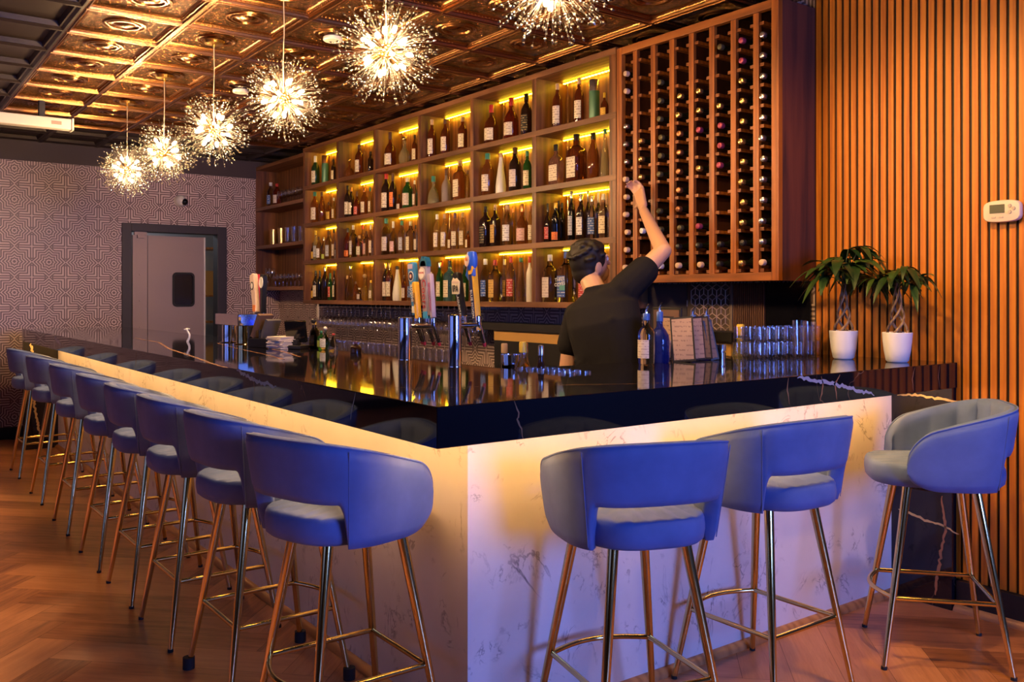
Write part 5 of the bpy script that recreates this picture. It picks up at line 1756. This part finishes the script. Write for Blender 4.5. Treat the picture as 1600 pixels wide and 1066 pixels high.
def spray_mesh(seed, R0):
    rnd = random.Random(seed)
    wires, cr = MB(), MB()
    MB_stem = wires.tube([(0, 0, .024), (0, 0, .072)], .0010, 5)
    for k in range(8):
        an = rnd.uniform(0, 2 * pi); el = R(rnd.uniform(4, 42)) if k else 0.05
        L = rnd.uniform(.085, .150)
        d = Vector((sin(el) * cos(an), sin(el) * sin(an), cos(el)))
        p0 = Vector((0, 0, .070)); p1 = p0 + d * L
        wires.tube([p0, p1], .00036, 4)
        for (pp, h, w_) in ((p1, .010, .0046), (p1 - d * rnd.uniform(.012, .03), .006, .0036)):
            x = d.orthogonal().normalized(); y = d.cross(x)
            vs = [pp - d * h * .6] + [pp + (x * cos(pi / 2 * q) + y * sin(pi / 2 * q)) * w_ for q in range(4)] + [pp + d * h]
            cr.add(vs, [(0, 2, 1), (0, 3, 2), (0, 4, 3), (0, 1, 4), (5, 1, 2), (5, 2, 3), (5, 3, 4), (5, 4, 1)])
    o = len(wires.v)
    w2 = MB(); w2.v = wires.v + cr.v; w2.f = wires.f + [[i + o for i in f] for f in cr.f]; w2.m = [0] * len(wires.f) + [1] * len(cr.f)
    return w2.build('crystal_spray', [wirem, crystal], None, False)


def pendant_parts(e):
    hc = HC - 2.32
    MB().lathe([(.0, hc), (.058, hc), (.060, hc - .004), (.052, hc - .020), (.012, hc - .026), (.006, hc - .04), (1e-6, hc - .04)][1:], 24).build('canopy', M['brass'], e)
    MB().tube([(0, 0, hc - .03), (.003, .001, hc * .66), (-.002, 0, hc * .33), (0, 0, .02)], .0022, 6).build('cord', plain('clear_cord', (.62, .50, .40), .4), e)
    c_ = MB(); c_.ball((0, 0, 0), .030, 14)
    core = c_.build('core', M['brass'], e)
    sprays = [spray_mesh(s, 0) for s in (1, 2, 3)]
    bl = None
    nb = 16
    for k in range(nb):
        d = fib(nb, k, .4)
        MB().tube([d * .026, d * .078], .0042, 8).build('bulb_arm', M['brass'], core)
        q = d.to_track_quat('Z', 'Y').to_euler()
        if bl is None:
            bl = MB().lathe([(1e-6, 0), (.0070, .003), (.0085, .014), (.0070, .026), (1e-6, .031)], 8).build('bulb', M['bulb'], e); o = bl
        else:
            o = bl.copy(); COL.objects.link(o)
        o.parent = e
        o.location = d * .078; o.rotation_euler = q
    ns = 54
    for k in range(ns):
        d = fib(ns, k, 1.1)
        src = sprays[k % 3]
        o = src if k < 3 else src.copy()
        if k >= 3: COL.objects.link(o)
        o.parent = e
        o.rotation_euler = (d.to_track_quat('Z', 'Y').to_matrix() @ Matrix.Rotation(k * 1.7, 3, 'Z')).to_euler()


PX = [-2.10, -3.14, -4.18, -5.22, -6.24, -7.24]
PL = ['crystal globe pendant lamp cut off by the upper picture edge, nearest the wine rack end', 'crystal globe pendant lamp hanging second, before the lit shelf bays', 'crystal globe pendant lamp third in the row, over the long bar', 'crystal globe pendant lamp fourth in the row, third from the door wall', 'crystal globe pendant lamp second from the patterned door wall', 'crystal globe pendant lamp closest to the patterned door wall']
pd0 = None
for i, x in enumerate(PX):
    if pd0 is None:
        pd0 = e = empty('globe_pendant'); pendant_parts(e)
        KIDS[e.name] = list(e.children)
        for k in e.children: KIDS[k.name] = list(k.children)
    else:
        e = copy_tree(pd0)
    e.location = (x, 1.70, 2.32)
    e.rotation_euler = (0, 0, .5 * i)
    tag(e, PL[i], 'pendant lamp', 'row of crystal globe pendants')

# ------------------------------------------------------------------ the bartender
def capsule(mb, p0, r0, p1, r1, n=14):
    p0, p1 = Vector(p0), Vector(p1)
    d = (p1 - p0); L = d.length; d.normalize()
    Q = Matrix.Translation(p0) @ d.to_track_quat('Z', 'Y').to_matrix().to_4x4()
    prof = [(r0 * sin(t) + 1e-6, -r0 * cos(t)) for t in (0, .35, .7, 1.05, 1.4)] + [(r1 * cos(t) + 1e-6, L + r1 * sin(t)) for t in (.17, .52, .87, 1.22, pi / 2)]
    mb.lathe(prof, n, 0, (0, 0, 0), Q)


def ell(mb, c_, rx, ry, rz, Mx=None):
    mb.ball(Vector(c_), 1.0, 16, 0, (rx, ry, rz), Mx)


def sections(mb, secs, n=28):
    rings = []
    for c_, hw_, hd, rt in secs:
        rt = Vector(rt).normalized(); fw = Vector((0, 0, 1)).cross(rt).normalized()
        ring = []
        for k in range(n):
            t = 2 * pi * k / n
            cx_, cy_ = cos(t), sin(t)
            q = (abs(cx_) ** 2.4 + abs(cy_) ** 2.4) ** (-1 / 2.4)
            ring.append(Vector(c_) + rt * (hw_ * cx_ * q) + fw * (hd * cy_ * q))
        rings.append(ring)
    mb.loft(rings)


def blob(name, mb, m, parent, voxel, smooth=6, fac=.5):
    o = mb.build(name, m, None, True, 180)
    r = o.modifiers.new('remesh', 'REMESH'); r.mode = 'VOXEL'; r.voxel_size = voxel; r.use_smooth_shade = True
    s = o.modifiers.new('smooth', 'SMOOTH'); s.iterations = smooth; s.factor = fac
    dg = bpy.context.evaluated_depsgraph_get()
    me = bpy.data.meshes.new_from_object(o.evaluated_get(dg))
    o.modifiers.clear()
    old = o.data; o.data = me; bpy.data.meshes.remove(old)
    me.name = name
    me.polygons.foreach_set('use_smooth', [True] * len(me.polygons))
    if parent: o.parent = parent
    return o


hip = at(952, 640, Y=2.97)
hip.z = .90
PB = Vector((hip.x, hip.y, 0))
man = empty('person', PB, label='person in black short-sleeved shirt seen from behind, reaching up to the wine rack', cat='person')


def J(px, py, Y): return at(px, py, Y=Y) - PB


hipL, hipR = Vector((-.09, -.01, .90)), Vector((.09, .01, .90))
chest = J(945, 500, 2.97)
neck0 = J(934, 456, 3.01)
headc = J(922, 412, 3.05)
shL, shR = J(900, 492, 2.96), J(983, 447, 3.06)
elL, elR = J(886, 580, 2.92), J(1036, 392, 3.24)
wrL = elL + Vector((.03, .20, -.12))
wrR = J(1006, 330, 3.46)
hdR = J(1000, 305, 3.52)
rt = (shR - shL); rt.z *= .4; rt.normalize()
body = MB()
# legs and feet
for s_, hp_ in ((-1, hipL), (1, hipR)):
    kn = hp_ + Vector((s_ * .02, .03, -.43)); an = Vector((hp_.x + s_ * .03, -.02 + .02 * s_, .085))
    capsule(body, hp_, .082, kn, .056); capsule(body, kn, .055, an, .038)
# torso
sections(body, [(Vector((0, 0, .84)), .13, .09, (1, .05, 0)), (Vector((0, 0, .95)), .155, .105, (1, .06, 0)), (Vector((.0, 0, 1.08)), .145, .10, rt), (chest + Vector((0, 0, -.02)), .165, .112, rt), (chest.lerp(neck0, .5), .165, .105, rt), (chest.lerp(neck0, .85), .10, .075, rt)])
capsule(body, chest.lerp(neck0, .7), .062, headc + Vector((0, -.015, -.06)), .052)
# arms
capsule(body, shL, .055, elL, .043); capsule(body, elL, .042, wrL, .028)
capsule(body, shR, .056, elR, .042); capsule(body, elR, .043, wrR, .027)
# head: facing the rack, tipped back
HT = Matrix.Rotation(R(-8), 4, 'Z') @ Matrix.Rotation(R(16), 4, 'X') @ Matrix.Rotation(R(6), 4, 'Y')
def H_(x, y, z): return headc + (HT @ Vector((x, y, z)))
ell(body, headc, .076, .094, .108, HT)
ell(body, H_(0, .045, -.062), .050, .052, .052, HT)               # jaw
capsule(body, H_(0, .090, .008), .010, H_(0, .112, -.026), .014)  # nose
for s_ in (-1, 1):
    ell(body, H_(s_ * .080, -.006, -.012), .010, .022, .033, HT)  # ears
    capsule(body, H_(s_ * .016, .090, .022), .008, H_(s_ * .048, .080, .024), .008)
capsule(body, H_(-.02, .093, -.058), .007, H_(.02, .093, -.058), .007)


def hand(mb, wr, kn, palm_n, curl, thumb_side, sc=1.0):
    """palm from wrist to knuckles, four curled fingers and a thumb"""
    d = (kn - wr).normalized(); nrm = Vector(palm_n); nrm = (nrm - d * nrm.dot(d)).normalized(); s = d.cross(nrm) * thumb_side
    for k in range(4):
        off = s * (.027 - .018 * k)
        capsule(mb, wr + off * .55, .016 * sc, kn + off, .0115 * sc, 10)
    Ls = (.043, .048, .045, .036)
    for k in range(4):
        p = kn + s * (.029 - .0195 * k); dd = d.copy()
        for j in range(3):
            ax = s * thumb_side
            dd = (Matrix.Rotation(curl * (.75 + .18 * j) * -1, 3, ax) @ dd)
            if dd.dot(nrm) < -.95: pass
            q = p + dd * Ls[k] * (1, .66, .52)[j]
            capsule(mb, p, (.0095 - .0011 * j) * sc, q, (.0088 - .0011 * j) * sc, 8)
            p = q
    p = wr.lerp(kn, .30) + s * .022
    q = p + (d * .55 + s * .75 + nrm * .25).normalized() * .042
    r_ = q + (d * .85 + s * .15 + nrm * .55).normalized() * .034
    u = r_ + (d * .70 - s * .15 + nrm * .75).normalized() * .027
    capsule(mb, p, .015, q, .0115, 8); capsule(mb, q, .0115, r_, .0098, 8); capsule(mb, r_, .0098, u, .0082, 8)


hand(body, wrR + (hdR - wrR) * .25, hdR + (hdR - wrR) * .25, (-.25, .95, .1), .85, 1)
hand(body, wrL + Vector((0, .03, -.01)), wrL + Vector((.01, .105, -.035)), (0, -.2, -1), .35, -1)
bo = blob('body', body, M['skin'], man, .0052, 5)
# eyes
for s_ in (-1, 1):
    MB().ball(H_(s_ * .031, .083, .006), .0125, 10).build('eye', M['white'], bo)
# hair
hairb = MB()
ell(hairb, H_(0, -.012, .022), .086, .098, .104, HT)
ell(hairb, H_(0, -.045, -.030), .074, .060, .070, HT)
ell(hairb, H_(0, .030, .070), .066, .062, .044, HT)
for k in range(60):
    rr_ = random.Random(k); th_ = rr_.uniform(0, 2 * pi); ph_ = rr_.uniform(.0, 1.45)
    p = Vector((.084 * sin(ph_) * cos(th_), -.014 + .094 * sin(ph_) * sin(th_), .024 + .100 * cos(ph_)))
    if p.y > .05 and p.z < .075: continue
    ell(hairb, H_(*p), .018, .022, .013, HT)
ho = blob('hair', hairb, M['hair'], bo, .0055, 3)
ho.parent = man
# shirt with short sleeves and collar
shb = MB()
sections(shb, [(Vector((0, 0, .86)), .176, .128, (1, .06, 0)), (Vector((0, 0, .96)), .180, .130, (1, .06, 0)), (Vector((.002, -.004, 1.08)), .172, .124, rt), (chest + Vector((0, -.005, -.02)), .188, .134, rt), (chest.lerp(neck0, .48), .188, .125, rt), (chest.lerp(neck0, .80), .125, .095, rt), (chest.lerp(neck0, 1.02), .068, .068, rt)])
capsule(shb, shL + Vector((.02, 0, -.01)), .078, shL.lerp(elL, .52), .074)
capsule(shb, shR + Vector((-.02, 0, -.01)), .082, shR.lerp(elR, .42), .074)
capsule(shb, shL.lerp(shR, .25) + Vector((0, 0, -.05)), .11, shL.lerp(shR, .75) + Vector((0, 0, -.05)), .11)
sections(shb, [(neck0 + Vector((0, 0, -.03)), .070, .068, rt), (neck0 + Vector((0, .0, .028)), .066, .066, rt)])
for k, (f0, f1) in enumerate(((.18, .85), (.05, .7), (-.1, .55), (.3, .9))):      # soft folds across the back
    p = chest + rt * (.14 - .05 * k) + Vector((0, -.118, -.02 - .07 * k)); q = chest + rt * (-.02 - .05 * k) + Vector((0, -.112, -.13 - .06 * k))
    capsule(shb, p, .018, q, .010)
blob('shirt', shb, M['shirt'], man, .008, 5)
trb = MB()
for s_, hp_ in ((-1, hipL), (1, hipR)):
    kn = hp_ + Vector((s_ * .02, .03, -.43)); an = Vector((hp_.x + s_ * .03, -.02 + .02 * s_, .085))
    capsule(trb, hp_, .098, kn, .073); capsule(trb, kn, .072, an, .060)
sections(trb, [(Vector((0, 0, .80)), .165, .118, (1, .06, 0)), (Vector((0, 0, .93)), .165, .118, (1, .06, 0))])
blob('trousers', trb, M['pants'], man, .009, 4)
for s_, hp_ in ((-1, hipL), (1, hipR)):
    sb_ = MB()
    ax_, ay_ = hp_.x + s_ * .03, -.02 + .02 * s_
    capsule(sb_, (ax_, ay_ - .03, .045), .042, (ax_ + s_ * .02, ay_ + .15, .036), .034); capsule(sb_, (ax_, ay_, .05), .045, (ax_, ay_, .10), .05)
    so = blob('shoe', sb_, M['rubber'], man, .008, 3)
